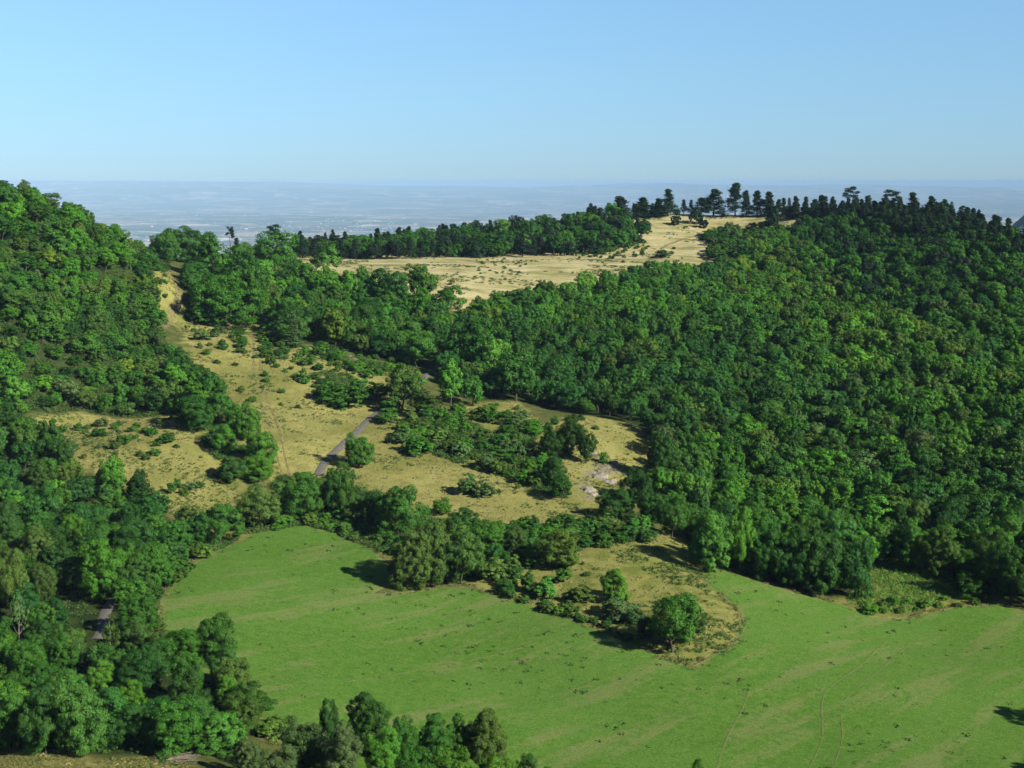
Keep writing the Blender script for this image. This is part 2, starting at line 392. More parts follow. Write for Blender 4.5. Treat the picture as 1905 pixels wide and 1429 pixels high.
def mat_leaf(name, trans=0.22, sat=1.0):
    m, nt = new_mat(name); g = N(nt)
    at = g.attr('leaf_col', 'INSTANCER').outputs['Color']
    lr = g.attr('lr').outputs['Fac']
    ge = g.n('ShaderNodeNewGeometry')
    big = g.noise(ge.outputs['Position'], 0.45, 3, 0.6)
    v = g.math('ADD', g.math('MULTIPLY', lr, 0.38), g.math('MULTIPLY', big, 0.6))
    v = g.math('ADD', v, 0.52)
    hs = g.n('ShaderNodeHueSaturation'); hs.inputs['Saturation'].default_value = sat
    g.link(at, hs.inputs['Color'])
    g.link(g.math('ADD', g.math('MULTIPLY', lr, -0.035), 0.515), hs.inputs['Hue'])
    g.link(v, hs.inputs['Value'])
    d = g.n('ShaderNodeBsdfDiffuse'); g.link(hs.outputs[0], d.inputs[0])
    t = g.n('ShaderNodeBsdfTranslucent')
    g.link(g.mix(1.0, hs.outputs[0], (1.3, 1.5, 0.6), 'MULTIPLY'), t.inputs[0])
    mx = g.n('ShaderNodeMixShader'); mx.inputs[0].default_value = trans
    g.link(d.outputs[0], mx.inputs[1]); g.link(t.outputs[0], mx.inputs[2])
    gl = g.n('ShaderNodeBsdfGlossy'); gl.inputs['Roughness'].default_value = 0.45; gl.inputs[0].default_value = (0.9, 0.95, 1, 1)
    m2 = g.n('ShaderNodeMixShader'); m2.inputs[0].default_value = 0.009
    g.link(mx.outputs[0], m2.inputs[1]); g.link(gl.outputs[0], m2.inputs[2])
    o = g.n('ShaderNodeOutputMaterial'); g.link(m2.outputs[0], o.inputs['Surface'])
    return m

M_GROUND = mat_ground()
M_FIELD = mat_field()
M_LEAF = mat_leaf('leaves', 0.09)
M_NEEDLE = mat_leaf('needles', 0.08)
M_BARK = mat_simple('bark', [(0.3, (0.05, 0.04, 0.03)), (0.7, (0.14, 0.115, 0.09))], 6, dist=0.03)
M_PALEBARK = mat_simple('pale_bark', [(0.3, (0.28, 0.26, 0.22)), (0.7, (0.5, 0.48, 0.42))], 5, dist=0.02)
M_ASPHALT = mat_simple('asphalt', [(0.3, (0.105, 0.10, 0.085)), (0.7, (0.17, 0.16, 0.135))], 1.5, dist=0.02)
M_DIRT = mat_simple('track_dirt', [(0.3, (0.20, 0.165, 0.075)), (0.7, (0.34, 0.28, 0.14))], 1.2, dist=0.05, broken=(0.25, 0.34, 0.62, 0.75))
M_WORN = mat_simple('worn_line', [(0.3, (0.24, 0.21, 0.09)), (0.7, (0.36, 0.31, 0.15))], 2.0, dist=0.02, broken=(0.35, 0.32, 0.68, 0.42))
M_ROCK = mat_simple('limestone', [(0.3, (0.14, 0.125, 0.09)), (0.5, (0.30, 0.27, 0.20)), (0.75, (0.46, 0.42, 0.33))], 0.9, dist=0.25)
M_STRAW = mat_simple('straw_grass', [(0.3, (0.20, 0.175, 0.055)), (0.7, (0.42, 0.35, 0.15))], 0.6, dist=0.02)
M_WEED = mat_simple('weed_leaf', [(0.3, (0.016, 0.055, 0.010)), (0.7, (0.04, 0.10, 0.018))], 0.6, dist=0.02)
M_THICK = mat_simple('thicket_leaf', [(0.32, (0.03, 0.085, 0.014)), (0.5, (0.055, 0.125, 0.022)), (0.66, (0.10, 0.15, 0.032))], 0.12, dist=0.02)
M_VERGE = mat_simple('verge_leaf', [(0.3, (0.07, 0.11, 0.02)), (0.5, (0.16, 0.17, 0.045)), (0.7, (0.28, 0.25, 0.09))], 0.25, dist=0.02)
M_BRACKEN = mat_simple('bracken_leaf', [(0.3, (0.09, 0.23, 0.025)), (0.7, (0.17, 0.34, 0.05))], 0.3, dist=0.02)
M_WHITE = mat_simple('pale_render_wall', [(0.3, (0.40, 0.37, 0.33)), (0.7, (0.60, 0.58, 0.55))], 0.01, dist=0.01)
M_TWIG = mat_simple('dead_wood', [(0.3, (0.22, 0.18, 0.13)), (0.7, (0.42, 0.36, 0.28))], 3, dist=0.02)

# ------------------------------------------------------------------ mesh helpers
def mesh_np(name, V, Fq, mat, fattr=None, smooth=False):
    """V (n,3), Fq (m,4) or (m,3) index array -> mesh datablock"""
    me = bpy.data.meshes.new(name)
    V = np.ascontiguousarray(V, np.float32); Fq = np.ascontiguousarray(Fq, np.int32)
    k = Fq.shape[1]
    me.vertices.add(len(V)); me.vertices.foreach_set('co', V.ravel())
    me.loops.add(Fq.size); me.loops.foreach_set('vertex_index', Fq.ravel())
    me.polygons.add(len(Fq)); me.polygons.foreach_set('loop_start', np.arange(0, Fq.size, k, dtype=np.int32))
    if smooth: me.polygons.foreach_set('use_smooth', np.ones(len(Fq), bool))
    me.update(calc_edges=True)
    if mat: me.materials.append(mat)
    if fattr is not None:
        at = me.attributes.new('lr', 'FLOAT', 'FACE'); at.data.foreach_set('value', np.ascontiguousarray(fattr, np.float32))
    return me
def obj(name, me, parent=None, loc=None):
    o = bpy.data.objects.new(name, me); COL.objects.link(o)
    if parent: o.parent = parent
    if loc is not None: o.location = loc
    return o
def tag(o, label=None, cat=None, group=None, kind=None):
    if label: o['label'] = label
    if cat: o['category'] = cat
    if group: o['group'] = group
    if kind: o['kind'] = kind
    return o

# ------------------------------------------------------------------ ground sheet
nx, ny = len(GX), len(GY)
V = np.c_[GXX.ravel(), GYY.ravel(), GZ.ravel()]
ii, jj = np.meshgrid(np.arange(nx - 1), np.arange(ny - 1), indexing='xy')
q = (jj * nx + ii).ravel()
Fq = np.c_[q, q + 1, q + nx + 1, q + nx]
me = mesh_np('ground', V, Fq, M_GROUND, smooth=True)
def vat(me, name, vals):
    at = me.attributes.new(name, 'FLOAT', 'POINT'); at.data.foreach_set('value', np.ascontiguousarray(np.clip(vals, -60, 60), np.float32).ravel())
gx, gy = GXX.ravel(), GYY.ravel()
vat(me, 'dry', union(DRY, gx, gy))
vat(me, 'lush', union(LUSH + THICK, gx, gy))
vat(me, 'plateau', union(PLAT, gx, gy))
vat(me, 'wood', np.minimum(union(FORESTS, gx, gy), -sdf(FIELD, gx, gy) - 1))
ROCKP = [poly([(1085, 905), (1110, 880), (1150, 885), (1165, 870), (1120, 850), (1095, 835), (1105, 875), (1075, 890), (1080, 930), (1120, 935)])]
vat(me, 'rock', union(ROCKP, gx, gy) - 0.5)
vat(me, 'plain', sstep(400, 1500, np.hypot(gx - np.clip(gx, X0, X1), np.maximum(gy - Y1, 0)) + np.maximum(-gy - 900, 0)))
tag(obj('ground', me), kind='structure')

# ------------------------------------------------------------------ crop field laid over the ground
def drape_poly(name, pl, step, lift, mat, label=None):
    from mathutils.geometry import delaunay_2d_cdt
    n = len(pl); B = []
    for i in range(n):
        a, b = pl[i], pl[(i + 1) % n]; L = np.hypot(*(b - a)); k = max(1, int(L / step))
        for t in range(k): B.append(a + (b - a) * t / k)
    B = np.array(B)
    wob = np.c_[fbm(B[:, 0], B[:, 1], 7, 3), fbm(B[:, 0] + 99, B[:, 1] + 55, 7, 3)] * 2.0
    B = B + wob
    xs = np.arange(B[:, 0].min(), B[:, 0].max(), step); ys = np.arange(B[:, 1].min(), B[:, 1].max(), step)
    xx, yy = [a.ravel() for a in np.meshgrid(xs, ys)]
    s = sdf(B, xx, yy); keep = s > step * 0.4
    pts = np.r_[B, np.c_[xx[keep], yy[keep]]]
    res = delaunay_2d_cdt([Vector(p) for p in pts], [], [list(range(len(B)))], 1, 1e-5, True)
    v = np.array([tuple(p) for p in res[0]]); f = np.array([t for t in res[2] if len(t) == 3]); cen = v[f].mean(1); f = f[sdf(B, cen[:, 0], cen[:, 1]) > 0]
    z = H(v[:, 0], v[:, 1])
    d = sdf(B, v[:, 0], v[:, 1])
    me = mesh_np(name, np.c_[v, z + lift * sstep(-0.2, 1.0, np.abs(d)) + 0.02], f, mat, smooth=True)
    vat(me, 'edge', d)
    return obj(name, me)
tag(drape_poly('field', FIELD, 3.0, 0.16, M_FIELD), kind='structure')

def ribbon(name, pts, width, lift, mat, step=1.5, world=False, jitter=0.0):
    p = np.array(pts, float) if world else poly(pts)
    # Catmull-Rom
    q = [p[0]] + list(p) + [p[-1]]; out = []
    for i in range(1, len(q) - 2):
        k = max(2, int(np.hypot(*(q[i + 1] - q[i])) / step))
        for t in np.arange(k) / k:
            out.append(0.5 * ((2 * q[i]) + (-q[i - 1] + q[i + 1]) * t + (2 * q[i - 1] - 5 * q[i] + 4 * q[i + 1] - q[i + 2]) * t * t + (-q[i - 1] + 3 * q[i] - 3 * q[i + 1] + q[i + 2]) * t ** 3))
    out.append(q[-1]); out = np.array(out)
    T = np.gradient(out, axis=0); T /= np.linalg.norm(T, axis=1)[:, None] + 1e-9
    Nn = np.c_[-T[:, 1], T[:, 0]]
    offs = np.linspace(-0.5, 0.5, 5); rows = []
    wv = width * (1 + jitter * fbm(out[:, 0], out[:, 1], 5, 3))
    for o in offs:
        r = out + Nn * (o * wv)[:, None]
        rows.append(np.c_[r, H(r[:, 0], r[:, 1]) + lift - (0.25 if abs(o) > 0.49 and lift > 0.1 else 0)])
    n = len(out); V = np.concatenate(rows)
    F_ = [(a * n + i, a * n + i + 1, (a + 1) * n + i + 1, (a + 1) * n + i) for a in range(4) for i in range(n - 1)]
    return obj(name, mesh_np(name, V, np.array(F_)[:, ::-1], mat, smooth=True))
ROAD_PX = [(840, 650), (815, 682), (795, 697), (752, 735), (712, 760), (680, 787), (640, 825), (607, 857), (590, 885)]
tag(ribbon('road', ROAD_PX, 3.1, 0.22, M_ASPHALT), kind='structure')
tag(ribbon('road', [(222, 1102), (203, 1126), (193, 1150), (190, 1172), (180, 1190)], 2.6, 0.22, M_ASPHALT), kind='structure')
tag(ribbon('track', [(583, 636), (610, 642), (640, 658), (664, 674)], 2.6, 0.2, M_ASPHALT), kind='structure')
tag(ribbon('path', [(1150, 515), (1200, 492), (1232, 462), (1290, 440), (1340, 428)], 3.2, 0.06, M_DIRT, jitter=0.8), kind='structure')
tag(ribbon('path', [(296, 640), (302, 610), (318, 580), (332, 545), (326, 510), (300, 490)], 3.4, 0.06, M_DIRT, jitter=0.6), kind='structure')
for k, pts in enumerate([[(474, 620), (472, 680), (480, 730), (500, 790), (516, 850), (528, 890)], [(486, 620), (484, 680), (494, 730), (516, 790), (530, 850), (540, 885)]]):
    tag(ribbon('path', pts, 0.9, 0.05, M_DIRT, jitter=0.9), kind='structure')
for pts, w in [([(1500, 1440), (1528, 1380), (1529, 1310), (1545, 1280), (1600, 1240), (1648, 1196)], 0.8), ([(1545, 1440), (1566, 1380), (1565, 1320), (1585, 1290), (1640, 1245), (1690, 1200)], 0.6),
               ([(1330, 1440), (1350, 1380), (1385, 1310), (1392, 1290)], 0.9), ([(1290, 1242), (1340, 1265), (1400, 1300), (1500, 1340), (1600, 1370)], 0.5),
               ([(640, 1270), (740, 1255), (850, 1235), (930, 1218), (1000, 1195)], 1.1), ([(820, 1150), (870, 1140), (930, 1120)], 0.9),
               ([(1281, 1015), (1292, 1050), (1318, 1085), (1356, 1115), (1381, 1150), (1378, 1185), (1342, 1213), (1290, 1240)], 0.6),
               ([(690, 1107), (760, 1101), (830, 1089), (870, 1091)], 1.0), ([(1690, 1152), (1722, 1140), (1782, 1130), (1850, 1124)], 0.9)]:
    tag(ribbon('path', pts, w, 0.24, M_WORN, jitter=0.7), kind='structure')

# ------------------------------------------------------------------ crowns
def unit(v): return v / (np.linalg.norm(v, axis=-1, keepdims=True) + 1e-9)
def sphere_pts(rng, n): return unit(rng.normal(size=(n, 3)))
def quads(C, Nn, s, rng, aspect=0.75):
    n = len(C); Nn = unit(Nn)
    r = unit(np.cross(Nn, sphere_pts(rng, n))); u = np.cross(Nn, r)
    s = np.asarray(s).reshape(-1, 1) * np.ones((n, 1))
    j = lambda: 1 + rng.uniform(-0.25, 0.25, (n, 1))
    P0 = C + r * s * j(); P1 = C + u * s * aspect * j(); P2 = C - r * s * j(); P3 = C - u * s * aspect * j()
    V = np.stack([P0, P1, P2, P3], 1).reshape(-1, 3)
    return V, np.arange(4 * n).reshape(-1, 4)
def broad_crown(name, seed, leaf, n_lobe=16, n_sub=9, n_leaf=60, R=4.4, zc=5.6, hz=4.3, bottom=-0.75, rough=0.28, mat=None, spiky=0.0, spread=0.64, lobe=(0.32, 0.52)):
    """reference tree 10 m tall: lobes on an uneven ellipsoid, smaller clumps on each lobe, leaf faces on each clump"""
    rng = np.random.default_rng(seed)
    k = np.arange(n_lobe) + 0.5
    ph = np.arccos(1 - 2 * k / n_lobe); th = math.pi * (1 + 5 ** .5) * k + rng.uniform(0, 6)
    D = np.c_[np.cos(th) * np.sin(ph), np.sin(th) * np.sin(ph), np.cos(ph)]
    D = unit(D + rng.normal(0, 0.22, D.shape)); D = D[D[:, 2] > bottom]
    sc_ = rng.uniform(1 - rough, 1 + rough * 0.6, len(D))
    LC = D * sc_[:, None] * np.array([R * spread, R * spread, hz * spread]) + np.array([0, 0, zc])
    LR = rng.uniform(lobe[0], lobe[1], len(D)) * R
    LC = np.r_[LC, [[0, 0, zc]]]; LR = np.r_[LR, R * 0.55]; D = np.r_[D, [[0, 0, 1]]]
    C, Nn, S = [], [], []
    for c, r, d in zip(LC, LR, D):
        sd = unit(sphere_pts(rng, n_sub) + d * 0.55)
        for e in sd:
            cc = c + e * r * rng.uniform(0.72, 1.0); rr = r * rng.uniform(0.32, 0.5)
            m = int(n_leaf * rng.uniform(0.6, 1.3))
            g_ = unit(sphere_pts(rng, m) + e * 0.5)
            rad = rr * rng.uniform(0.55, 1.12, (m, 1))
            if spiky: rad = rad * (1 + spiky * rng.random((m, 1)) ** 4)
            C.append(cc + g_ * rad * np.array([1.12, 1.12, 0.72])); Nn.append(unit(g_ * 1.0 + e * 0.5 + np.array([0, 0, 0.35])) + rng.normal(0, 0.30, (m, 3))); S.append(leaf * rng.uniform(0.6, 1.25, m))
    C = np.concatenate(C); Nn = np.concatenate(Nn); S = np.concatenate(S)
    keep = C[:, 2] > 0.05; C, Nn, S = C[keep], Nn[keep], S[keep]
    V, F_ = quads(C, Nn, S, rng)
    return mesh_np(name, V, F_, mat or M_LEAF, rng.random(len(F_)))
def pine_crown(name, seed, leaf, H_=12.0, R=2.6, start=0.3, n_cl=34, n_leaf=150, flat=0.45, top=0.35):
    rng = np.random.default_rng(seed); C, Nn, S = [], [], []
    for i in range(n_cl):
        t = start + (1 - start) * (i / n_cl) ** 0.85
        r = R * (1.05 - (0.92 if top > 0 else 0.1) * (t - start) / (1 - start)) * rng.uniform(0.25, 1.0)
        a = rng.uniform(0, 6.283)
        c = np.array([math.cos(a) * r, math.sin(a) * r, H_ * t * 0.95 + rng.uniform(-0.3, 0.3)]); rr = R * rng.uniform(0.28, 0.48) * (1.15 - (0.55 if top > 0 else 0.2) * t)
        m = int(n_leaf * rng.uniform(0.6, 1.3)); g_ = sphere_pts(rng, m)
        C.append(c + g_ * rr * np.array([1, 1, flat]) * rng.uniform(0.4, 1.1, (m, 1))); Nn.append(g_ * np.array([.7, .7, 1.2]) + np.array([0, 0, .4]) + rng.normal(0, 0.4, (m, 3))); S.append(leaf * rng.uniform(0.6, 1.2, m))
    C = np.concatenate(C); V, F_ = quads(C, np.concatenate(Nn), np.concatenate(S), rng, 0.5)
    return mesh_np(name, V, F_, M_NEEDLE, rng.random(len(F_)))
def fir_crown(name, seed, leaf, H_=12.0, R=2.7, tiers=16, n_leaf=900):
    rng = np.random.default_rng(seed); C, Nn, S = [], [], []
    for i in range(tiers):
        t = i / tiers; z0 = H_ * (0.07 + 0.93 * t); r = R * (1 - t) ** 0.7 * rng.uniform(0.55, 1.15) + 0.2
        nb = 9; m = int(n_leaf * (1 - t * 0.75))
        b = rng.integers(0, nb, m); a = b * 6.283 / nb + i * 0.7 + rng.normal(0, 0.2, m)
        blen = rng.uniform(0.55, 1.1, nb); q_ = rng.random(m) ** 0.6 * blen[b]
        C.append(np.c_[np.cos(a) * r * q_, np.sin(a) * r * q_, z0 - q_ * r * 0.42 + rng.normal(0, 0.1, m) + 0.25 * q_ ** 2 * r])
        Nn.append(np.c_[np.cos(a) * .5, np.sin(a) * .5, np.ones(m)] + rng.normal(0, 0.45, (m, 3))); S.append(leaf * rng.uniform(0.6, 1.2, m))
    C = np.concatenate(C); V, F_ = quads(C, np.concatenate(Nn), np.concatenate(S), rng, 0.5)
    return mesh_np(name, V, F_, M_NEEDLE, rng.random(len(F_)))
def tube(V, F_, p0, p1, r0, r1, n=7):
    p0 = np.array(p0, float); p1 = np.array(p1, float); d = unit(p1 - p0)
    u = unit(np.cross(d, [0.3, 0.5, 0.81])); w = np.cross(d, u); b = len(V)
    for p, r in ((p0, r0), (p1, r1)):
        for k in range(n):
            a = 6.283 * k / n; V.append(p + (u * math.cos(a) + w * math.sin(a)) * r)
    for k in range(n): F_.append((b + k, b + (k + 1) % n, b + n + (k + 1) % n, b + n + k))
def trunk_mesh(name, seed, h=10.0, top=0.62, r=0.24, limbs=6, mat=None, lean=0.25):
    rng = np.random.default_rng(seed); V, F_ = [], []
    p = np.array([0, 0, -0.6]); pts = [p]; n = 6
    for i in range(n):
        p = p + np.array([rng.normal(0, lean), rng.normal(0, lean), (h * top + 0.6) / n]); pts.append(p)
    rs = [r * (1 - 0.75 * i / n) for i in range(n + 1)]; rs[0] *= 1.5
    for i in range(n): tube(V, F_, pts[i], pts[i + 1], rs[i], rs[i + 1])
    for i in range(limbs):
        k = rng.integers(2, n); a = rng.uniform(0, 6.283); L = h * rng.uniform(0.16, 0.3)
        e = pts[k] + np.array([math.cos(a) * L * .8, math.sin(a) * L * .8, L * 0.75]); mdl = (pts[k] + e) / 2 + np.array([0, 0, -0.12 * L])
        tube(V, F_, pts[k], mdl, rs[k] * 0.55, rs[k] * 0.38, 5); tube(V, F_, mdl, e, rs[k] * 0.38, rs[k] * 0.14, 5)
    return mesh_np(name, np.array(V), np.array(F_), mat or M_BARK, smooth=True)

CR = {}
CR['fine'] = [broad_crown('crown_mesh', 100 + i, 0.118, 19 - i % 3, 15, 135, R=4.6, zc=5.7, hz=4.4, bottom=-0.62 if i > 3 else -0.9, rough=0.34 + 0.06 * (i % 3), spread=0.69, lobe=(0.27, 0.47)) for i in range(5)]
CR['bushy'] = [broad_crown('crown_mesh', 150 + i, 0.125, 22 - i % 3, 14, 125, R=4.7, zc=4.7, hz=4.9, bottom=-0.8, rough=0.36 + 0.05 * (i % 3), spread=0.69, lobe=(0.26, 0.46)) for i in range(5)]
CR['mid'] = [broad_crown('crown_mesh', 200 + i, 0.215, 14 - i % 3, 11, 70, R=4.7, zc=5.9, hz=4.2, bottom=-0.6 if i > 4 else -0.85, rough=0.38) for i in range(8)]
CR['shrub'] = [broad_crown('crown_mesh', 300 + i, 0.30, 14, 8, 60, R=4.7, zc=3.9, hz=5.4, bottom=-0.85, rough=0.40) for i in range(6)]
CR['pine'] = [pine_crown('crown_mesh', 400 + i, 0.21, 10.0, 2.9, 0.06 + 0.05 * i, 50, flat=0.6) for i in range(4)]
CR['umbrella'] = [pine_crown('crown_mesh', 450 + i, 0.20, 10.0, 2.4, 0.60, 20, top=-0.1) for i in range(2)]
CR['fir'] = [fir_crown('crown_mesh', 500 + i, 0.20, 10.0, 2.6) for i in range(3)]
CR['thin'] = [broad_crown('crown_mesh', 600 + i, 0.14, 13, 6, 32, R=3.4, zc=6.2, hz=3.9, rough=0.5) for i in range(3)]
TR = {k: trunk_mesh('trunk_mesh', 700 + i, 10, t, r, l, m) for i, (k, t, r, l, m) in enumerate([('fine', .66, .24, 8, None), ('mid', .6, .26, 6, None), ('shrub', .5, .2, 6, None), ('pine', .93, .2, 9, None),
      ('umbrella', .85, .2, 7, None), ('fir', .95, .18, 0, None), ('thin', .9, .11, 9, M_PALEBARK)])}

COLR_ = dict(bright=(.070, .158, .024), mid=(.048, .112, .024), dark=(.030, .072, .020), blue=(.033, .086, .028), olive=(.070, .108, .032),
            yellow=(.115, .165, .030), grey=(.075, .105, .055), pine=(.020, .046, .019), brown=(.085, .085, .035), sea=(.045, .104, .034))
COLR = {k: (v[0] * 1.13, v[1] * 1.52, v[2] * 0.74) if k != 'pine' else v for k, v in COLR_.items()}
def jcol(c, amt=0.14):
    c = np.array(COLR[c] if isinstance(c, str) else c) * math.exp(random.gauss(0, 0.17))
    return [float(v) for v in np.clip(c * (1 + random.uniform(-amt, amt)) * np.array([1 + random.uniform(-amt, amt), 1, 1 + random.uniform(-amt, amt)]), 0.005, 0.9)]

COUNT = {'tree': 0, 'pine': 0, 'shrub': 0}
def plant(x, y, w, h, kind, col, label, group=None, name=None, cat=None, bushy=0.8):
    """one tree, pine or shrub: Empty at the foot > crown, trunk. w, h in metres."""
    refw = {'fine': 10.2, 'mid': 10.0, 'shrub': 10.0, 'pine': 5.4, 'umbrella': 5.2, 'fir': 5.2, 'thin': 7.6}[kind]
    name = name or {'fine': 'broadleaf_tree', 'mid': 'broadleaf_tree', 'thin': 'broadleaf_tree', 'shrub': 'shrub', 'pine': 'pine_tree', 'umbrella': 'pine_tree', 'fir': 'fir_tree'}[kind]
    cat = cat or {'broadleaf_tree': 'tree', 'shrub': 'shrub', 'pine_tree': 'pine tree', 'fir_tree': 'fir tree'}[name]
    e = bpy.data.objects.new(name, None); COL.objects.link(e)
    e.location = (x, y, float(H(x, y)) - 0.1)
    e.rotation_euler = (random.uniform(-.05, .05), random.uniform(-.05, .05), random.uniform(0, 6.283))
    e.scale = (w / refw, w / refw * random.uniform(.92, 1.08), h / 10.0)
    e.empty_display_size = 0.5
    tag(e, label, cat, group)
    c = obj('crown', random.choice(CR['bushy' if kind == 'fine' and random.random() < bushy else kind]), e); c['leaf_col'] = jcol(col)
    if not (kind == 'shrub' and h < 2.2): obj('trunk', TR[kind], e)
    return e
def at(px, py): return hit([px], [py])[0]
def pplant(px, py, wpx, hpx, kind, col, label, group=None, **k):
    p = at(px, py); s = p[1] / F_PX * 1.02
    return plant(p[0], p[1], wpx * s, hpx * s, kind, col, label, group, **k)

HERO = []        # (x, y, radius) taken spots
def heroes(rows, **k):
    for (px, py, w, h, kind, col, label) in rows:
        e = pplant(px, py, w, h, kind, col, label, **k)
        HERO.append((e.location.x, e.location.y, w * e.location.y / F_PX * 0.42))

# --- middle woods, between the plateau meadow and the dry slope
heroes([
 (420, 604, 132, 108, 'fine', 'bright', 'very large round sunlit tree right of the grassy gap in the woods'),
 (470, 600, 52, 98, 'mid', 'mid', 'upright green tree touching the right side of the large round tree by the gap'),
 (392, 522, 72, 82, 'mid', 'mid', 'rounded green tree on the skyline above the large round tree by the gap'),
 (296, 480, 40, 34, 'fine', 'dark', 'small dark tree on the skyline beside the left hill'),
 (312, 488, 50, 58, 'fine', 'mid', 'leafy tree on the left side of the saddle skyline'),
 (358, 490, 52, 62, 'fine', 'dark', 'dark tree on the saddle skyline right of the broad blue-green one'),
 (376, 492, 44, 66, 'fine', 'mid', 'green tree on the saddle skyline left of the slender pine'),
 (455, 492, 60, 44, 'fine', 'mid', 'low tree below the slender skyline pine'),
 (485, 492, 44, 40, 'fine', 'olive', 'olive tree on the skyline between the slender and the umbrella pine'),
 (329, 486, 78, 70, 'fine', 'sea', 'broad blue-green tree on the skyline at the foot of the left hill'),
 (517, 504, 72, 70, 'mid', 'mid', 'dense green tree at the left end of the golden plateau meadow'),
 (447, 562, 66, 92, 'mid', 'dark', 'dark tree behind the large round tree by the grassy gap'),
 (607, 514, 54, 50, 'mid', 'mid', 'lone rounded tree standing in the golden plateau meadow near its left end'),
 (560, 545, 56, 55, 'mid', 'mid', 'rounded green tree below the left end of the plateau meadow'),
 (607, 572, 62, 62, 'mid', 'bright', 'bright green tree below the lone rounded tree of the plateau meadow'),
 (648, 570, 48, 62, 'mid', 'bright', 'upright bright green tree in the middle woods under the golden meadow'),
 (675, 552, 44, 52, 'mid', 'mid', 'green tree poking up against the golden meadow above the yellow tree'),
 (722, 578, 74, 76, 'mid', 'dark', 'wide dark green tree at the lower edge of the plateau meadow'),
 (785, 568, 62, 74, 'mid', 'mid', 'tall domed tree rising against the plateau meadow in the middle woods'),
 (775, 605, 54, 66, 'mid', 'bright', 'bright tree in front of the tall domed tree of the middle woods'),
 (829, 600, 62, 66, 'mid', 'mid', 'last broad tree of the middle woods beside the dark crease'),
 (624, 642, 46, 64, 'mid', 'yellow', 'yellow-green tree beside the grey upper track'),
 (640, 505, 0.1, 0.1, 'shrub', 'mid', None)][:-1])
heroes([
 (544, 645, 50, 62, 'fir', 'grey', 'greyish conifer left of the yellow-green tree'),
 (688, 655, 40, 66, 'fir', 'blue', 'blue-green fir right of the yellow-green tree'),
 (712, 648, 42, 72, 'fir', 'blue', 'second fir right of the yellow-green tree'),
 (737, 640, 42, 66, 'fir', 'blue', 'third fir right of the yellow-green tree'),
 (775, 645, 44, 62, 'fir', 'dark', 'dark fir in the middle woods left of the crease'),
 (805, 640, 42, 62, 'fir', 'dark', 'dark fir nearest the crease of the middle woods'),
 (665, 640, 40, 62, 'fir', 'dark', 'dark fir directly behind the yellow-green tree')])
heroes([
 (775, 682, 76, 58, 'mid', 'mid', 'leafy tree above the bend where the road comes out of the woods'),
 (880, 702, 84, 104, 'mid', 'mid', 'big tree right of the dark crease above the road'),
 (918, 715, 66, 88, 'mid', 'mid', 'round tree just right of the big tree above the road'),
 (960, 747, 82, 92, 'mid', 'mid', 'broad tree at the lower left edge of the right forest'),
 (838, 756, 56, 82, 'mid', 'bright', 'bright green tree right of the road bend'),
 (748, 762, 84, 80, 'mid', 'olive', 'olive-coloured tree standing beside the road bend'),
 (790, 775, 56, 48, 'mid', 'olive', 'smaller olive tree right of the tree beside the road bend'),
 (880, 755, 50, 55, 'mid', 'mid', 'small tree at the foot of the forest above the scrubby pasture'),
 (668, 868, 54, 66, 'fine', 'mid', 'single round tree right beside the grey road'),
 (1060, 850, 60, 78, 'fine', 'dark', 'dark tree at the top of the column of trees on the golden slope'),
 (1090, 862, 40, 56, 'fine', 'dark', 'dark tree nearest the pale rocks in the slope column'),
 (1022, 858, 50, 58, 'fine', 'dark', 'dark tree on the left of the slope column'),
 (1030, 905, 54, 60, 'fine', 'dark', 'dark green tree halfway down the slope column'),
 (1045, 932, 42, 50, 'fine', 'mid', 'lowest tree of the slope column above the golden grass')])
heroes([
 (1233, 902, 62, 96, 'fine', 'dark', 'dark tree at the forest edge above the pale rocks'),
 (1187, 938, 58, 78, 'fine', 'dark', 'dark rounded tree beside the pale rocks'),
 (1147, 965, 66, 60, 'fine', 'dark', 'low dark tree standing left of the forest edge below the pale rocks'),
 (1214, 975, 60, 72, 'fine', 'dark', 'dark tree in the forest edge above the golden tongue'),
 (1250, 999, 62, 76, 'fine', 'mid', 'tree at the tip of the forest edge above the field'),
 (1325, 1062, 86, 122, 'fine', 'mid', 'large tree at the top corner of the right hand field'),
 (1376, 1068, 60, 124, 'fine', 'bright', 'tall light green tree at the forest edge above the field'),
 (1425, 1080, 76, 112, 'fine', 'dark', 'dark tree right of the tall light green tree at the forest edge'),
 (1478, 1094, 76, 116, 'fine', 'dark', 'second dark tree right of the tall light green edge tree'),
 (1530, 1108, 84, 128, 'fine', 'blue', 'tall blue-green tree at the forest edge left of the bracken'),
 (1590, 1112, 70, 118, 'fine', 'blue', 'blue-green tree whose foot touches the bracken patch'),
 (1803, 1112, 60, 52, 'fine', 'mid', 'small round tree in front of the shade right of the bracken'),
 (1880, 1125, 80, 120, 'fine', 'mid', 'forest edge tree nearest the right end of the field'),
 (1940, 1135, 80, 130, 'fine', 'mid', 'forest edge tree cut by the right side of the picture'),
 (1690, 1058, 66, 100, 'fine', 'mid', 'forest edge tree directly behind the bracken'),
 (1745, 1072, 70, 105, 'fine', 'olive', 'forest edge tree behind the right end of the bracken')])
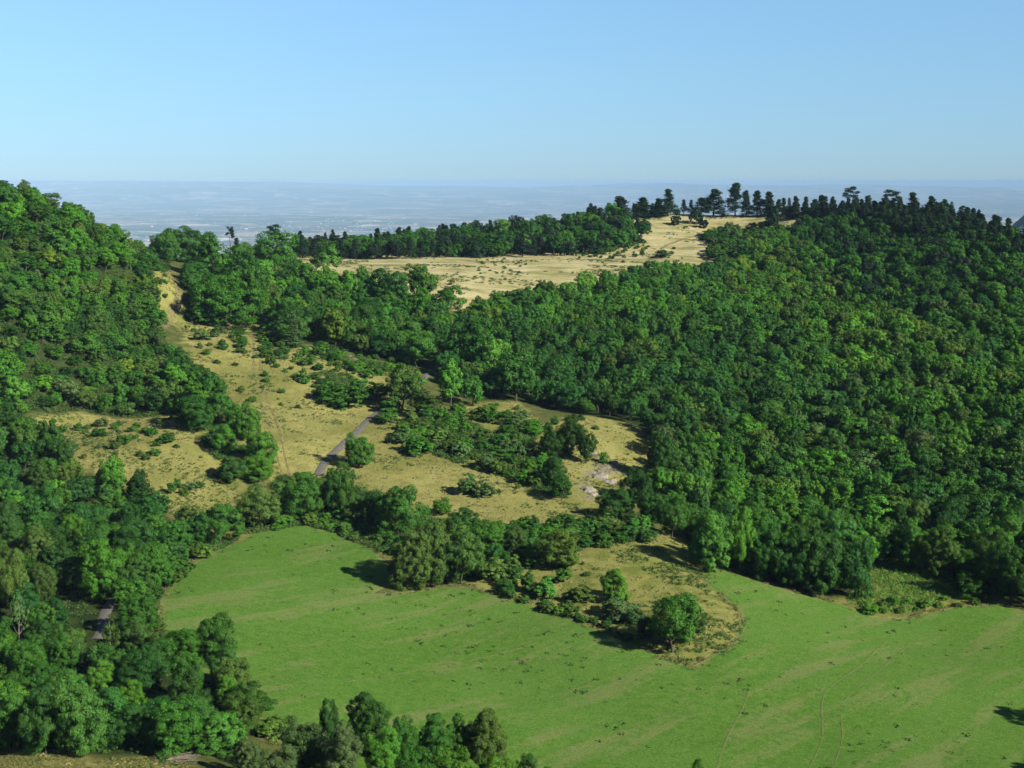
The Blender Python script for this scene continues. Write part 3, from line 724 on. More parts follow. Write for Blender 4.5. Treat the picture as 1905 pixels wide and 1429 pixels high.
# --- hedge and trees above the green field
heroes([
 (410, 1012, 88, 88, 'fine', 'mid', 'round tree at the top left corner of the green field'),
 (372, 1015, 45, 60, 'fine', 'dark', 'small dark tree left of the round tree at the field corner'),
 (480, 985, 78, 84, 'fine', 'olive', 'olive tree at the tip of the green field'),
 (567, 966, 82, 92, 'fine', 'mid', 'leafy hedge tree below the lower end of the road'),
 (610, 955, 50, 70, 'fine', 'mid', 'narrow hedge tree behind the end of the road'),
 (636, 962, 62, 108, 'fine', 'mid', 'tall hedge tree right of the road end'),
 (668, 975, 52, 56, 'fine', 'olive', 'low olive tree in the hedge left of the shadowed trees'),
 (741, 1000, 92, 110, 'fine', 'mid', 'large tree with dark left side in the hedge above the field'),
 (700, 985, 50, 70, 'fine', 'dark', 'dark tree left of the large hedge tree'),
 (762, 1092, 84, 112, 'fine', 'olive', 'left tree of the big hedge clump that throws its shadow on the field'),
 (806, 1086, 84, 126, 'fine', 'olive', 'middle tree of the big hedge clump above the field'),
 (858, 1086, 88, 118, 'fine', 'olive', 'right tree of the big hedge clump above the field'),
 (822, 958, 36, 34, 'fine', 'bright', 'little bright tree on the golden slope behind the hedge clump'),
 (862, 1000, 64, 58, 'fine', 'dark', 'dark tree behind the right side of the hedge clump'),
 (910, 1032, 84, 66, 'fine', 'mid', 'wide low tree right of the big hedge clump'),
 (925, 1066, 42, 64, 'fine', 'sea', 'small dense blue-green tree right of the hedge clump'),
 (956, 1036, 52, 62, 'fine', 'olive', 'olive tree behind the small dense blue-green tree'),
 (1040, 1056, 78, 74, 'fine', 'olive', 'loose olive tree at the head of the yellow-green pasture'),
 (1145, 1118, 54, 64, 'fine', 'bright', 'bright small tree in the pasture up the slope from the lone tree'),
 (1250, 1213, 104, 112, 'fine', 'mid', 'lone spreading tree in the pasture between the two fields'),
 (1283, 1200, 60, 90, 'fine', 'dark', 'dark right hand companion of the lone spreading tree'),
 (1205, 1190, 46, 46, 'fine', 'dark', 'small dark tree in the shade left of the lone spreading tree')])
# --- clump between the two dry meadows
heroes([
 (460, 822, 46, 74, 'fine', 'mid', 'topmost tree of the clump between the two dry meadows'),
 (484, 872, 62, 84, 'fine', 'mid', 'tall tree of the clump between the two dry meadows'),
 (482, 896, 62, 52, 'fine', 'bright', 'bright low tree at the foot of the clump between the dry meadows'),
 (430, 893, 60, 46, 'fine', 'dark', 'dark low tree at the left foot of the clump between the dry meadows'),
 (415, 842, 48, 56, 'fine', 'mid', 'tree on the left flank of the clump between the dry meadows'),
 (440, 800, 40, 50, 'fine', 'mid', 'small tree behind the clump between the dry meadows'),
 (370, 802, 60, 66, 'fine', 'mid', 'broad tree at the upper right of the left dry meadow'),
 (400, 770, 52, 70, 'mid', 'mid', 'tree at the lower end of the left hill beside the dry slope')])
# --- lower left wood
heroes([
 (190, 1112, 98, 116, 'fine', 'bright', 'large bright maple-like tree above the grey road in the lower left wood'),
 (279, 1098, 84, 92, 'fine', 'mid', 'round tree at the left edge of the green field'),
 (249, 1040, 92, 84, 'fine', 'sea', 'blue-green tree behind the large bright tree of the lower left wood'),
 (320, 1035, 64, 74, 'fine', 'mid', 'tree below the tip of the left dry meadow'),
 (160, 1010, 84, 84, 'fine', 'blue', 'bluish tree in the lower left wood under the dry meadow'),
 (77, 1000, 84, 104, 'fine', 'blue', 'tall bluish tree near the left edge under the dry meadow'),
 (70, 1062, 70, 90, 'fine', 'olive', 'olive tree in front of the tall bluish tree near the left edge'),
 (13, 1035, 62, 110, 'fine', 'sea', 'blue-green tree cut by the left side halfway down'),
 (24, 1150, 62, 130, 'fine', 'olive', 'tall loose tree at the left edge beside the deep shade'),
 (255, 1184, 74, 88, 'fine', 'mid', 'tree right of the grey road in the lower left wood'),
 (400, 1248, 90, 106, 'fine', 'mid', 'dark topped tree leaning out over the left side of the green field'),
 (355, 1306, 72, 104, 'fine', 'mid', 'tree in front of the deep shade left of the field'),
 (425, 1324, 50, 74, 'fine', 'bright', 'narrow bright tree at the shaded track beside the field'),
 (450, 1374, 84, 80, 'fine', 'olive', 'olive tree beside the shaded strip at the bottom'),
 (460, 1445, 64, 78, 'fine', 'grey', 'pale leaved young tree at the bottom in the shaded strip'),
 (330, 1406, 108, 116, 'fine', 'mid', 'big round tree above the brushwood pile'),
 (249, 1332, 60, 74, 'fine', 'bright', 'small bright tree up the slope behind the brushwood pile'),
 (190, 1302, 60, 82, 'fine', 'bright', 'pointed bright tree left of the small bright one in the lower left wood'),
 (150, 1404, 104, 156, 'fine', 'sea', 'tall blue-green tree at the edge of the bottom grass strip'),
 (85, 1402, 92, 140, 'fine', 'sea', 'second tall blue-green tree on the bottom grass strip'),
 (20, 1398, 90, 130, 'fine', 'mid', 'tree in the bottom left corner'),
 (57, 1290, 82, 100, 'fine', 'mid', 'green tree behind the tall trees of the bottom left'),
 (120, 1268, 60, 84, 'fine', 'mid', 'mid-sized tree above the tall trees of the bottom left'),
 (10, 1260, 60, 80, 'fine', 'bright', 'bright tree at the left side above the bottom left corner'),
 (128, 1222, 60, 66, 'fine', 'olive', 'bushy olive tree in the sunny clearing of the lower left wood'),
 (81, 1190, 54, 76, 'fine', 'mid', 'small tree at the left of the sunny clearing'),
 (300, 1232, 60, 60, 'fine', 'olive', 'low tree right of the sunny clearing')])
heroes([
 (208, 1228, 44, 88, 'thin', 'olive', 'thin young tree with a pale trunk right of the sunny clearing'),
 (36, 1205, 40, 100, 'thin', 'grey', 'thin tree with a white trunk near the left edge'),
 (150, 1240, 30, 60, 'thin', 'olive', 'small thin tree standing in the sunny clearing')], name='young_tree', cat='young tree')
# --- trees at the bottom centre
heroes([
 (680, 1402, 84, 126, 'fine', 'dark', 'dark domed tree rising highest in the bottom centre group'),
 (614, 1395, 46, 92, 'fine', 'dark', 'small dark tree left of the dark domed tree'),
 (567, 1448, 104, 126, 'fine', 'grey', 'pale grey-green tree at the left of the bottom centre group'),
 (640, 1468, 92, 124, 'fine', 'grey', 'second pale grey-green tree of the bottom centre group'),
 (520, 1478, 76, 100, 'fine', 'grey', 'pale grey-green tree beside the shaded strip, bottom centre group'),
 (710, 1462, 76, 110, 'fine', 'bright', 'light green tree in front of the dark domed tree'),
 (752, 1424, 62, 104, 'fine', 'mid', 'tree right of the dark domed tree'),
 (809, 1428, 80, 112, 'fine', 'mid', 'rounded tree in the middle of the bottom centre group'),
 (862, 1432, 62, 110, 'fine', 'mid', 'tree left of the brownish tree in the bottom centre group'),
 (906, 1446, 80, 134, 'fine', 'olive', 'brownish-green tree at the right of the bottom centre group'),
 (836, 1492, 84, 118, 'fine', 'bright', 'light green tree cut by the bottom edge in the centre group'),
 (770, 1500, 90, 118, 'fine', 'mid', 'tree cut by the bottom edge left of centre'),
 (915, 1500, 80, 110, 'fine', 'bright', 'light green tree cut by the bottom edge under the brownish tree'),
 (970, 1500, 74, 106, 'fine', 'mid', 'tree at the right foot of the bottom centre group'),
 (1025, 1522, 70, 100, 'fine', 'bright', 'last low tree at the right of the bottom centre group'),
 (1304, 1490, 44, 76, 'fine', 'mid', 'tree top just showing at the bottom edge of the field'),
 (1352, 1500, 40, 78, 'fine', 'olive', 'fainter tree top at the bottom edge of the field')])
for (x, y, h, lb) in [(118.5, 286, 12, 'upper tree just off the right side whose shadow lies on the field'), (123, 272, 11, 'middle tree at the right side beside the field'), (109.5, 259, 9.5, 'lower tree at the right side beside the field'), (124, 260, 11, 'rear tree at the bottom right corner')]:
    plant(x, y, h * 0.72, h, 'fine', 'dark', lb); HERO.append((x, y, 3))

# --- bushes
heroes([
 (718, 786, 54, 26, 'shrub', 'mid', 'low round bush at the right side of the road'),
 (647, 755, 92, 42, 'shrub', 'mid', 'wide bush left of the road below the olive tree'),
 (728, 768, 46, 34, 'shrub', 'mid', 'rounded bush hiding the road at its bend'),
 (705, 742, 44, 34, 'shrub', 'olive', 'olive bush on the upper side of the road bend'),
 (765, 728, 52, 44, 'shrub', 'mid', 'tall bush beside the hidden part of the road'),
 (610, 745, 56, 36, 'shrub', 'dark', 'dark bush left of the wide bush by the road'),
 (1047, 1081, 38, 28, 'shrub', 'mid', 'dark low bush under the loose olive tree'),
 (983, 1100, 34, 42, 'shrub', 'mid', 'left bush of the pair at the upper edge of the pasture'),
 (1012, 1112, 48, 40, 'shrub', 'mid', 'right bush of the pair at the upper edge of the pasture'),
 (1079, 1119, 52, 32, 'shrub', 'olive', 'round bush in the pasture right of the pair'),
 (1148, 1148, 70, 40, 'shrub', 'grey', 'grey-green bush at the left of the lone spreading tree'),
 (1180, 1160, 46, 32, 'shrub', 'grey', 'grey bush in the shade left of the lone tree'),
 (870, 918, 50, 38, 'shrub', 'grey', 'left half of the grey-green thicket on the golden slope'),
 (900, 924, 44, 30, 'shrub', 'grey', 'right half of the grey-green thicket on the golden slope'),
 (840, 530, 12, 12, 'shrub', 'brown', 'single small brown bush on the plateau meadow'),
 (370, 600, 50, 34, 'shrub', 'mid', 'bush at the lower end of the grassy gap'),
 (400, 606, 44, 22, 'shrub', 'mid', 'low bush in front of the large round tree by the gap'),
 (1438, 428, 33, 42, 'shrub', 'pine', 'dark upright bush at the right end of the plateau top'),
 (1257, 419, 21, 23, 'shrub', 'pine', 'dark round bush alone on the plateau top'),
 (1296, 416, 26, 32, 'shrub', 'pine', 'dark bush pair upper half on the plateau top'),
 (1309, 424, 20, 20, 'shrub', 'pine', 'dark bush pair lower half on the plateau top'),
 (1345, 404, 12, 10, 'shrub', 'pine', 'tiny dark bush under the tall crest pines'),
 (1233, 480, 28, 18, 'shrub', 'dark', 'low bush in the fork of the plateau tracks'),
 (1122, 862, 18, 26, 'shrub', 'mid', 'small bush standing among the pale rocks'),
 (320, 918, 22, 24, 'shrub', 'mid', 'dark bush in the lower part of the left dry meadow'),
 (332, 908, 16, 22, 'shrub', 'mid', 'second dark bush in the lower part of the left dry meadow'),
 (355, 910, 30, 14, 'shrub', 'grey', 'flat grey bush beside the dark bushes of the left dry meadow')])

# --- pines
heroes([
 (429, 462, 17, 50, 'umbrella', 'pine', 'slender skyline pine above the woods'),
 (440, 464, 17, 30, 'pine', 'pine', 'short pine right of the slender skyline pine'),
 (512, 474, 28, 58, 'umbrella', 'pine', 'umbrella pine rising behind the tree at the left end of the meadow'),
 (1152, 410, 42, 46, 'pine', 'pine', 'dark pine at the left of the plateau top'),
 (1195, 406, 38, 40, 'pine', 'pine', 'second dark pine from the left of the plateau top'),
 (1226, 404, 40, 36, 'pine', 'pine', 'low pine left of the pointed pine on the plateau top'),
 (1243, 402, 32, 52, 'pine', 'pine', 'pointed pine on the left part of the plateau top'),
 (1304, 403, 34, 36, 'pine', 'pine', 'small pine left of the dark rounded crest pine'),
 (1328, 403, 46, 52, 'pine', 'pine', 'dark rounded pine left of the tallest crest pine'),
 (1368, 403, 38, 64, 'pine', 'pine', 'tallest pine on the crest'),
 (1388, 403, 30, 50, 'pine', 'pine', 'pine touching the right side of the tallest crest pine'),
 (1409, 402, 32, 48, 'pine', 'pine', 'narrow pine second to the right of the tallest crest pine'),
 (1429, 402, 34, 46, 'pine', 'pine', 'narrow pine third to the right of the tallest crest pine'),
 (1580, 402, 30, 56, 'umbrella', 'pine', 'flat topped pine standing above the crest row'),
 (1655, 408, 34, 56, 'umbrella', 'pine', 'spreading pine above the crest right of the flat topped one'),
 (1698, 412, 32, 56, 'pine', 'pine', 'rounded pine on the descending crest'),
 (1731, 418, 30, 54, 'pine', 'pine', 'pine on the descending crest, second of its slope'),
 (1757, 424, 28, 54, 'pine', 'pine', 'pine on the descending crest, third of its slope'),
 (1798, 434, 30, 50, 'pine', 'pine', 'pine on the descending crest before the far hill')])

# ------------------------------------------------------------------ scatter in regions
def scatter(pl, dist, rng, margin=0.0, hero_gap=1.0, y_scale=None, tries=9):
    """blue-noise points inside a world polygon; dist may grow with distance."""
    lo, hi = pl.min(0), pl.max(0); cell = dist; grid = {}; out = []
    area = (hi - lo).prod(); n = int(area / dist ** 2 * tries)
    P_ = lo + rng.random((n, 2)) * (hi - lo)
    P_ = P_[sdf(pl, P_[:, 0], P_[:, 1]) > margin]
    hx = np.array(HERO) if HERO else np.zeros((0, 3))
    for p in P_:
        k = (int(p[0] // cell), int(p[1] // cell)); ok = True
        for a in (-1, 0, 1):
            for b in (-1, 0, 1):
                for q in grid.get((k[0] + a, k[1] + b), ()):
                    if (p[0] - q[0]) ** 2 + (p[1] - q[1]) ** 2 < dist * dist: ok = False
        if not ok: continue
        if len(hx) and hero_gap and (((hx[:, 0] - p[0]) ** 2 + (hx[:, 1] - p[1]) ** 2) < (hx[:, 2] * hero_gap + 1.2) ** 2).any(): continue
        grid.setdefault(k, []).append(p); out.append(p)
    return np.array(out)
ROADS = [poly(ROAD_PX), poly([(225, 1095), (197, 1130), (192, 1165), (170, 1200)]), poly([(583, 636), (610, 642), (640, 658), (664, 674)])]
def off_road(p, gap=3.4):
    for r in ROADS:
        for i in range(len(r) - 1):
            a, b = r[i], r[i + 1]; e = b - a; t = np.clip(np.dot(p - a, e) / np.dot(e, e), 0, 1)
            if np.hypot(*(p - a - t * e)) < gap: return False
    return True

POOL = []    # candidate broadleaf trees: (px size, x, y, w, h, colour, region)
rng = np.random.default_rng(5)
def pick(cols, wts, n): return cols[int(rng.choice(len(cols), p=np.array(wts) / sum(wts)))]
def project(x, y, z):
    dx, dy, dz = x, y, z - CZ
    f = dy * math.cos(THETA) - dz * math.sin(THETA); u = dy * math.sin(THETA) + dz * math.cos(THETA)
    return W_PX / 2 + F_PX * dx / f, H_PX / 2 - F_PX * u / f, f
BIG = scatter(FOREST_R, 10.5, rng, 3.0); BIG = BIG[rng.random(len(BIG)) < 0.72]
HERO += [(p[0], p[1], 4.6) for p in BIG]
FILL = scatter(FOREST_R, 6.0, rng, 1.2); HERO = HERO[:len(HERO) - len(BIG)]
for k_, p in enumerate(np.r_[BIG, FILL]):
    x, y = p
    if not off_road(p, 4): continue
    n = float(fbm(x, y, 90, 3)); px, py, f = project(x, y, H(x, y) + 8)
    ridge = (px > 1480 and py < 440 + (px - 1480) * 0.22) or (px > 1600 and py < 540 and n > 0.05)
    bright_band = abs((py - 480) - (px - 1380) * 0.55) < 70 and 1350 < px < 1800
    if ridge: col = pick(['pine', 'dark', 'mid'], [2, 4, 3], 0)
    elif bright_band: col = pick(['bright', 'olive', 'yellow', 'mid'], [4, 3, 1.5, 2], 0)
    elif n > 0.12: col = pick(['bright', 'mid', 'sea', 'yellow'], [3, 5, 2, .5], 0)
    elif n < -0.15: col = pick(['dark', 'blue', 'mid', 'olive'], [5, 4, 3, 1], 0)
    else: col = pick(['mid', 'blue', 'dark', 'olive', 'bright', 'grey', 'sea'], [5, 3, 3, 1.5, 1.2, .7, 2], 0)
    sc2 = (1.06 if y < 500 else 0.94) * (1 - 0.25 * sstep(700, 1000, y))
    if k_ < len(BIG): h = rng.uniform(11, 14.5) * sc2; w = rng.uniform(10.5, 14) * sc2
    else: h = rng.uniform(6.5, 12) * sc2; w = rng.uniform(5.8, 9.8) * sc2
    POOL.append([h / f, x, y, w, h, col, 'right'])
def two_size(pl, big_d, big_p, big_r, fill_d, m):
    global HERO
    B_ = scatter(pl, big_d, rng, m + 1); B_ = B_[rng.random(len(B_)) < big_p]; n0 = len(HERO)
    HERO = HERO + [(p[0], p[1], big_r) for p in B_]; F2 = scatter(pl, fill_d, rng, m); HERO = HERO[:n0]
    return [(p, True) for p in B_] + [(p, False) for p in F2]
for p, isbig in two_size(WOODS_M, 10.5, .6, 4.2, 6.0, 1.0):
    col = pick(['mid', 'bright', 'dark', 'olive', 'sea'], [5, 3, 3, 1.5, 1], 0)
    if off_road(p, 5): POOL.append([0.9 * 10 / p[1], p[0], p[1], *((rng.uniform(10.5, 14), rng.uniform(10, 13.5)) if isbig else (rng.uniform(6.5, 9.5), rng.uniform(6.5, 11))), col, 'middle'])
for p, isbig in two_size(HILL_L, 9.5, .6, 3.6, 4.8, 0.5):
    n = float(fbm(p[0], p[1], 50, 3))
    col = pick(['mid', 'bright', 'olive', 'dark', 'grey', 'yellow', 'brown'], [5, 4.5 if n > 0 else 1.5, 2, 3, .8, .25, .08], 0)
    h = rng.uniform(8, 11.5) if isbig else rng.uniform(4, 8.5)
    POOL.append([h / p[1], p[0], p[1], rng.uniform(9.5, 13) if isbig else min(h * 1.3, rng.uniform(5.5, 8.5)), h, col, 'left'])
for p in scatter(FOREST_LL, 7.0, rng, 0.5, 1.2):
    px, py, f = project(p[0], p[1], H(*p))
    if not off_road(p, 3.2): continue
    if 60 < px < 215 and 1110 < py < 1255 and rng.random() < .45: continue
    if 240 < px < 345 and 1225 < py < 1320 and rng.random() < .6: continue
    col = pick(['mid', 'sea', 'blue', 'olive', 'bright', 'dark'], [4, 2, 3, 2, .8, 4], 0)  # weighted to dark leaf colours, standing in for this wood's deep shadows
    h = rng.uniform(6, 10.5)
    POOL.append([h / p[1] * (0.6 if px < -30 else 1), p[0], p[1], rng.uniform(6.5, 9), h, col, 'lower'])
POOL = [t for t in POOL if t[2] > 150]
POOL.sort(key=lambda t: -t[0] - (0 if -40 < project(t[1], t[2], 500)[0] < 1945 else -1))
n_named = sum(1 for o in COL.objects if o.name.split('.')[0] == 'broadleaf_tree')
KEEP = 300 - n_named
WORDS = dict(bright='light green', mid='mid green', dark='dark green', blue='deep blue-green', olive='olive green', yellow='yellow-green', grey='grey-green', pine='blackish green', brown='brownish', sea='cool green')
PLACE = dict(right='in the dense forest covering the right slope', middle='in the woods between meadow and dry slope', left='on the bushy hill at the left', lower='in the wood at the lower left')
for t in POOL[:KEEP]:
    s, x, y, w, h, col, reg = t
    size = 'tall' if h > 10.5 else ('medium-sized' if h > 7.5 else 'low')
    lab = f'{size} {WORDS[col]} broadleaf tree {PLACE[reg]}'
    plant(x, y, w, h, 'fine' if y < 430 else 'mid', col, lab, f'{size} {WORDS[col]} trees {PLACE[reg]}')
REST = POOL[KEEP:]

def gn_scatter(name, pts, kinds, label, cat):
    """ONE object: instances of the crown and trunk meshes on stored points (countless distant trees)."""
    ng = bpy.data.node_groups.new(name + '_nodes', 'GeometryNodeTree')
    ng.interface.new_socket('Geometry', in_out='INPUT', socket_type='NodeSocketGeometry'); ng.interface.new_socket('Geometry', in_out='OUTPUT', socket_type='NodeSocketGeometry')
    nd = ng.nodes; lk = ng.links
    gi = nd.new('NodeGroupInput'); go = nd.new('NodeGroupOutput')
    g2i = nd.new('GeometryNodeGeometryToInstance')
    for (c, t) in reversed(kinds):
        jn = nd.new('GeometryNodeJoinGeometry')
        for ob in (c, t):
            oi = nd.new('GeometryNodeObjectInfo'); oi.transform_space = 'ORIGINAL'; oi.inputs['Object'].default_value = ob
            lk.new(oi.outputs['Geometry'], jn.inputs[0])
        lk.new(jn.outputs[0], g2i.inputs[0])
    iop = nd.new('GeometryNodeInstanceOnPoints'); iop.inputs['Pick Instance'].default_value = True
    lk.new(gi.outputs[0], iop.inputs['Points']); lk.new(g2i.outputs[0], iop.inputs['Instance'])
    for nm, typ, sock in (('rot', 'FLOAT_VECTOR', 'Rotation'), ('scl', 'FLOAT_VECTOR', 'Scale'), ('vid', 'INT', 'Instance Index')):
        na = nd.new('GeometryNodeInputNamedAttribute'); na.data_type = typ; na.inputs[0].default_value = nm
        lk.new(na.outputs[0], iop.inputs[sock])
    lk.new(iop.outputs[0], go.inputs[0])
    me = bpy.data.meshes.new(name); n = len(pts); me.vertices.add(n)
    A = np.array([[p[0], p[1], float(H(p[0], p[1])) - 0.15] for p in pts], np.float32)
    me.vertices.foreach_set('co', A.ravel())
    def at_(nm, typ, key, arr):
        a = me.attributes.new(nm, typ, 'POINT'); a.data.foreach_set(key, arr.ravel())
    R_ = np.random.default_rng(3)
    at_('rot', 'FLOAT_VECTOR', 'vector', np.c_[R_.uniform(-.06, .06, (n, 2)), R_.uniform(0, 6.28, n)].astype(np.float32))
    at_('scl', 'FLOAT_VECTOR', 'vector', np.array([[p[2] / 10.0, p[2] / 10.0, p[3] / 10.0] for p in pts], np.float32))
    at_('vid', 'INT', 'value', R_.integers(0, len(kinds), n).astype(np.int32))
    at_('leaf_col', 'FLOAT_VECTOR', 'vector', np.array([jcol(p[4], .16) for p in pts], np.float32))
    o = obj(name, me); mod = o.modifiers.new('trees', 'NODES'); mod.node_group = ng
    return tag(o, label, cat, kind='stuff')
def sources(mesh_list, n=8):
    out = []
    for me in mesh_list:
        for o in COL.objects:
            if o.data is me:
                tr = [c for c in o.parent.children if c.name.startswith('trunk')]
                if tr: out.append((o, tr[0])); break
    return out
if REST:
    gn_scatter('forest', [(t[1], t[2], t[3], t[4], t[5]) for t in REST], sources(CR['mid']), 'the many further trees that close the forests behind the nearer ones', 'forest')

# plateau edge trees and the crest pines
PG = 'trees along the far edge of the plateau meadow'
for p in scatter(PLATEDGE, 6.6, rng, 0.0, 0.8):
    pxx = project(p[0], p[1], H(*p))[0]
    if rng.random() < 0.25: plant(p[0], p[1], rng.uniform(5, 7.5), rng.uniform(10, 15), 'pine', 'pine', 'dark pine among the bushes along the far edge of the plateau meadow', 'pines along the far edge of the plateau meadow')
    else:
        h = rng.uniform(5.0, 14.5) * (1.05 if pxx > 850 else 0.85)
        if rng.random() < .12: continue
        plant(p[0], p[1], min(13, h * rng.uniform(1.0, 1.35)), h, 'mid' if rng.random() < .5 else 'shrub', ['pine', 'dark', 'dark', 'mid'][int(rng.integers(4))], 'dark rounded tree along the far edge of the plateau meadow', PG, name='edge_tree', cat='edge tree')
for p in scatter(CREST, 6.6, rng, 0.0, 0.5):
    px = project(p[0], p[1], H(*p))[0]
    if px > 1960: continue
    plant(p[0], p[1], rng.uniform(6.5, 10), rng.uniform(8, 16), ['pine', 'pine', 'fir', 'umbrella'][int(rng.choice(4, p=[.45, .40, .10, .05]))], 'pine', 'dark conifer in the dense row along the right crest', 'conifers in the dense row along the right crest', name='conifer', cat='conifer')

CREST2 = poly([(1085, 422), (1140, 404), (1220, 400), (1300, 397), (1440, 398), (1440, 392), (1300, 391), (1200, 393), (1130, 397), (1085, 410)])
for p in scatter(CREST2, 5.6, rng, 0.0, 0.4):
    if rng.random() < .7: plant(p[0], p[1], rng.uniform(6, 10), rng.uniform(4, 10), 'shrub', 'pine' if rng.random() < .6 else 'dark', 'dark low tree in the row behind the bare plateau top', 'low trees in the row behind the bare plateau top', name='edge_tree', cat='edge tree')
    else: plant(p[0], p[1], rng.uniform(6, 8), rng.uniform(9, 15), 'pine', 'pine', 'dark pine in the loose row behind the bare plateau top', 'pines in the loose row behind the bare plateau top')

# shrubs: (polygon px, spacing, colour choices, height range, label, group)
SH = []
def shrubs(px_poly, dist, cols, hr, label, prob=1.0, wf=(1.2, 1.9), margin=0.0):
    pl = poly(px_poly)
    for p in scatter(pl, dist, rng, margin, 0.8):
        if rng.random() > prob or not off_road(p, 3.0): continue
        h = rng.uniform(*hr) * rng.uniform(0.7, 1.15)
        SH.append((h / p[1], p[0], p[1], h * rng.uniform(*wf), h, cols[int(rng.integers(len(cols)))], label))
shrubs([(70, 775), (330, 780), (370, 830), (280, 855), (150, 850), (90, 810)], 4.6, ['mid', 'olive', 'dark', 'grey'], (1.2, 3.4), 'small bush scattered over the upper half of the left dry meadow', .75)
shrubs([(150, 850), (380, 850), (430, 930), (330, 960), (260, 905)], 7, ['mid', 'olive', 'grey'], (0.8, 2.0), 'tiny bush scattered over the lower half of the left dry meadow', .5)
shrubs([(0, 790), (90, 800), (140, 850), (130, 890), (0, 860)], 5.0, ['mid', 'bright', 'grey', 'dark'], (2.5, 5), 'bush at the left end of the dry meadow')
shrubs([(370, 640), (480, 640), (500, 700), (560, 760), (480, 760), (430, 730), (380, 680)], 6.5, ['mid', 'olive', 'dark'], (1.0, 2.6), 'small bush on the golden slope beside the faint wheel tracks', .55)
shrubs([(370, 625), (450, 620), (460, 660), (370, 660)], 6.5, ['mid', 'grey', 'dark'], (2.0, 4.0), 'bush in the band across the top of the golden slope')
shrubs([(490, 640), (600, 655), (700, 690), (690, 740), (600, 745), (540, 700), (490, 680)], 4.6, ['mid', 'mid', 'olive', 'dark', 'bright'], (1.4, 4.0), 'bush on the scrubby slope under the upper grey track', .8)
shrubs([(485, 610), (545, 610), (540, 670), (490, 665)], 5.5, ['mid', 'olive', 'grey'], (2.5, 5.5), 'bush at the right foot of the large round tree')
shrubs([(600, 640), (760, 685), (720, 700), (640, 690), (590, 660)], 5.2, ['mid', 'bright', 'dark'], (2, 4), 'bush below the firs along the upper track')
shrubs([(740, 790), (850, 765), (990, 785), (1010, 860), (1060, 925), (950, 895), (850, 850), (745, 845)], 4.8, ['mid', 'olive', 'olive', 'bright', 'grey', 'mid'], (2.2, 5.8), 'bush in the green thicket in the middle of the pasture slope', .88)
shrubs([(840, 850), (940, 880), (1000, 920), (930, 925), (850, 890)], 8, ['olive', 'yellow', 'mid'], (0.7, 1.8), 'low bush fringing the lower side of the green thicket', .6)
shrubs([(830, 758), (950, 752), (1000, 785), (900, 800)], 8, ['olive', 'mid'], (0.8, 2.4), 'bush on the small clearing below the forest', .5)
shrubs([(1010, 800), (1090, 775), (1110, 800), (1060, 810)], 6, ['dark', 'mid'], (2.0, 4.5), 'bush between the forest and the column of slope trees', .8)
shrubs([(960, 880), (1030, 900), (1060, 935), (1000, 920)], 5, ['mid', 'dark'], (2, 4), 'bush at the foot of the slope column', .8)
shrubs([(940, 985), (1060, 975), (1195, 985), (1210, 1010), (1060, 1024), (960, 1018)], 3.8, ['mid', 'olive', 'sea'], (3.0, 5.4), 'bush in the hedge across the foot of the golden slope')
shrubs([(440, 985), (560, 958), (640, 972), (712, 1005), (700, 1020), (620, 988), (560, 975), (470, 995)], 3.4, ['olive', 'mid', 'bright'], (2.0, 4.2), 'low bush in the hedge foot along the top of the green field')
shrubs([(640, 940), (700, 960), (760, 1010), (730, 1040), (690, 1000), (650, 970)], 4.6, ['olive', 'mid', 'dark'], (2.5, 5), 'bush in the hedge left of the big clump')
shrubs([(860, 985), (1010, 995), (1065, 1040), (960, 1078), (900, 1085), (870, 1060)], 4.6, ['mid', 'olive', 'dark', 'sea'], (3.0, 6.5), 'tall bush in the hedge between the big clump and the loose olive tree', .9)
shrubs([(870, 1070), (940, 1075), (960, 1112), (900, 1095)], 4.5, ['mid', 'olive', 'dark'], (2, 4), 'bush at the right foot of the big hedge clump')
shrubs([(930, 1100), (1060, 1138), (1240, 1215), (1245, 1226), (1150, 1186), (1060, 1151), (940, 1110)], 2.4, ['olive', 'dark', 'mid'], (1.2, 3.0), 'low bush in the thin strip along the field edge under the lone tree', .9)
shrubs([(940, 1050), (1120, 1050), (1180, 1130), (1080, 1140), (960, 1095)], 6.5, ['olive', 'mid'], (0.9, 2.4), 'small bush scattered in the upper pasture', .6)
shrubs([(1200, 1060), (1300, 1100), (1370, 1170), (1320, 1200), (1290, 1130)], 7, ['olive', 'grey', 'brown'], (0.5, 1.1), 'very small bush along the rounded end of the pasture', .6)
shrubs([(1560, 1100), (1620, 1110), (1700, 1125), (1840, 1100), (1850, 1122), (1720, 1137), (1690, 1149), (1620, 1144)], 4.0, ['bright', 'olive', 'mid'], (1.3, 2.8), 'bush in front of the bracken at the field edge')
shrubs([(1700, 430), (1180, 430), (1320, 420), (1340, 480), (1200, 490)], 15, ['dark', 'olive'], (1.5, 3.4), 'dark bush dotted over the rise of the plateau', .7)
shrubs([(1315, 440), (1340, 422), (1430, 425), (1500, 440), (1460, 490), (1400, 505), (1330, 490)], 6.0, ['mid', 'olive', 'dark', 'grey'], (4.5, 8), 'tall bush at the right end of the plateau meadow', .85)
shrubs([(1080, 478), (1110, 455), (1200, 448), (1210, 470), (1150, 484)], 6.5, ['dark', 'olive', 'mid'], (1.5, 3.6), 'bush in the scrub tongue running from the edge trees onto the plateau meadow', .8)
shrubs([(1050, 460), (1200, 455), (1330, 470), (1250, 495), (1100, 490)], 13, ['dark', 'olive', 'mid'], (1.2, 2.6), 'bush on the bare part of the plateau meadow', .7)
shrubs([(880, 480), (990, 485), (980, 512), (890, 510)], 7, ['olive', 'mid'], (0.8, 1.7), 'flat bush patch in the middle of the plateau meadow', .8)
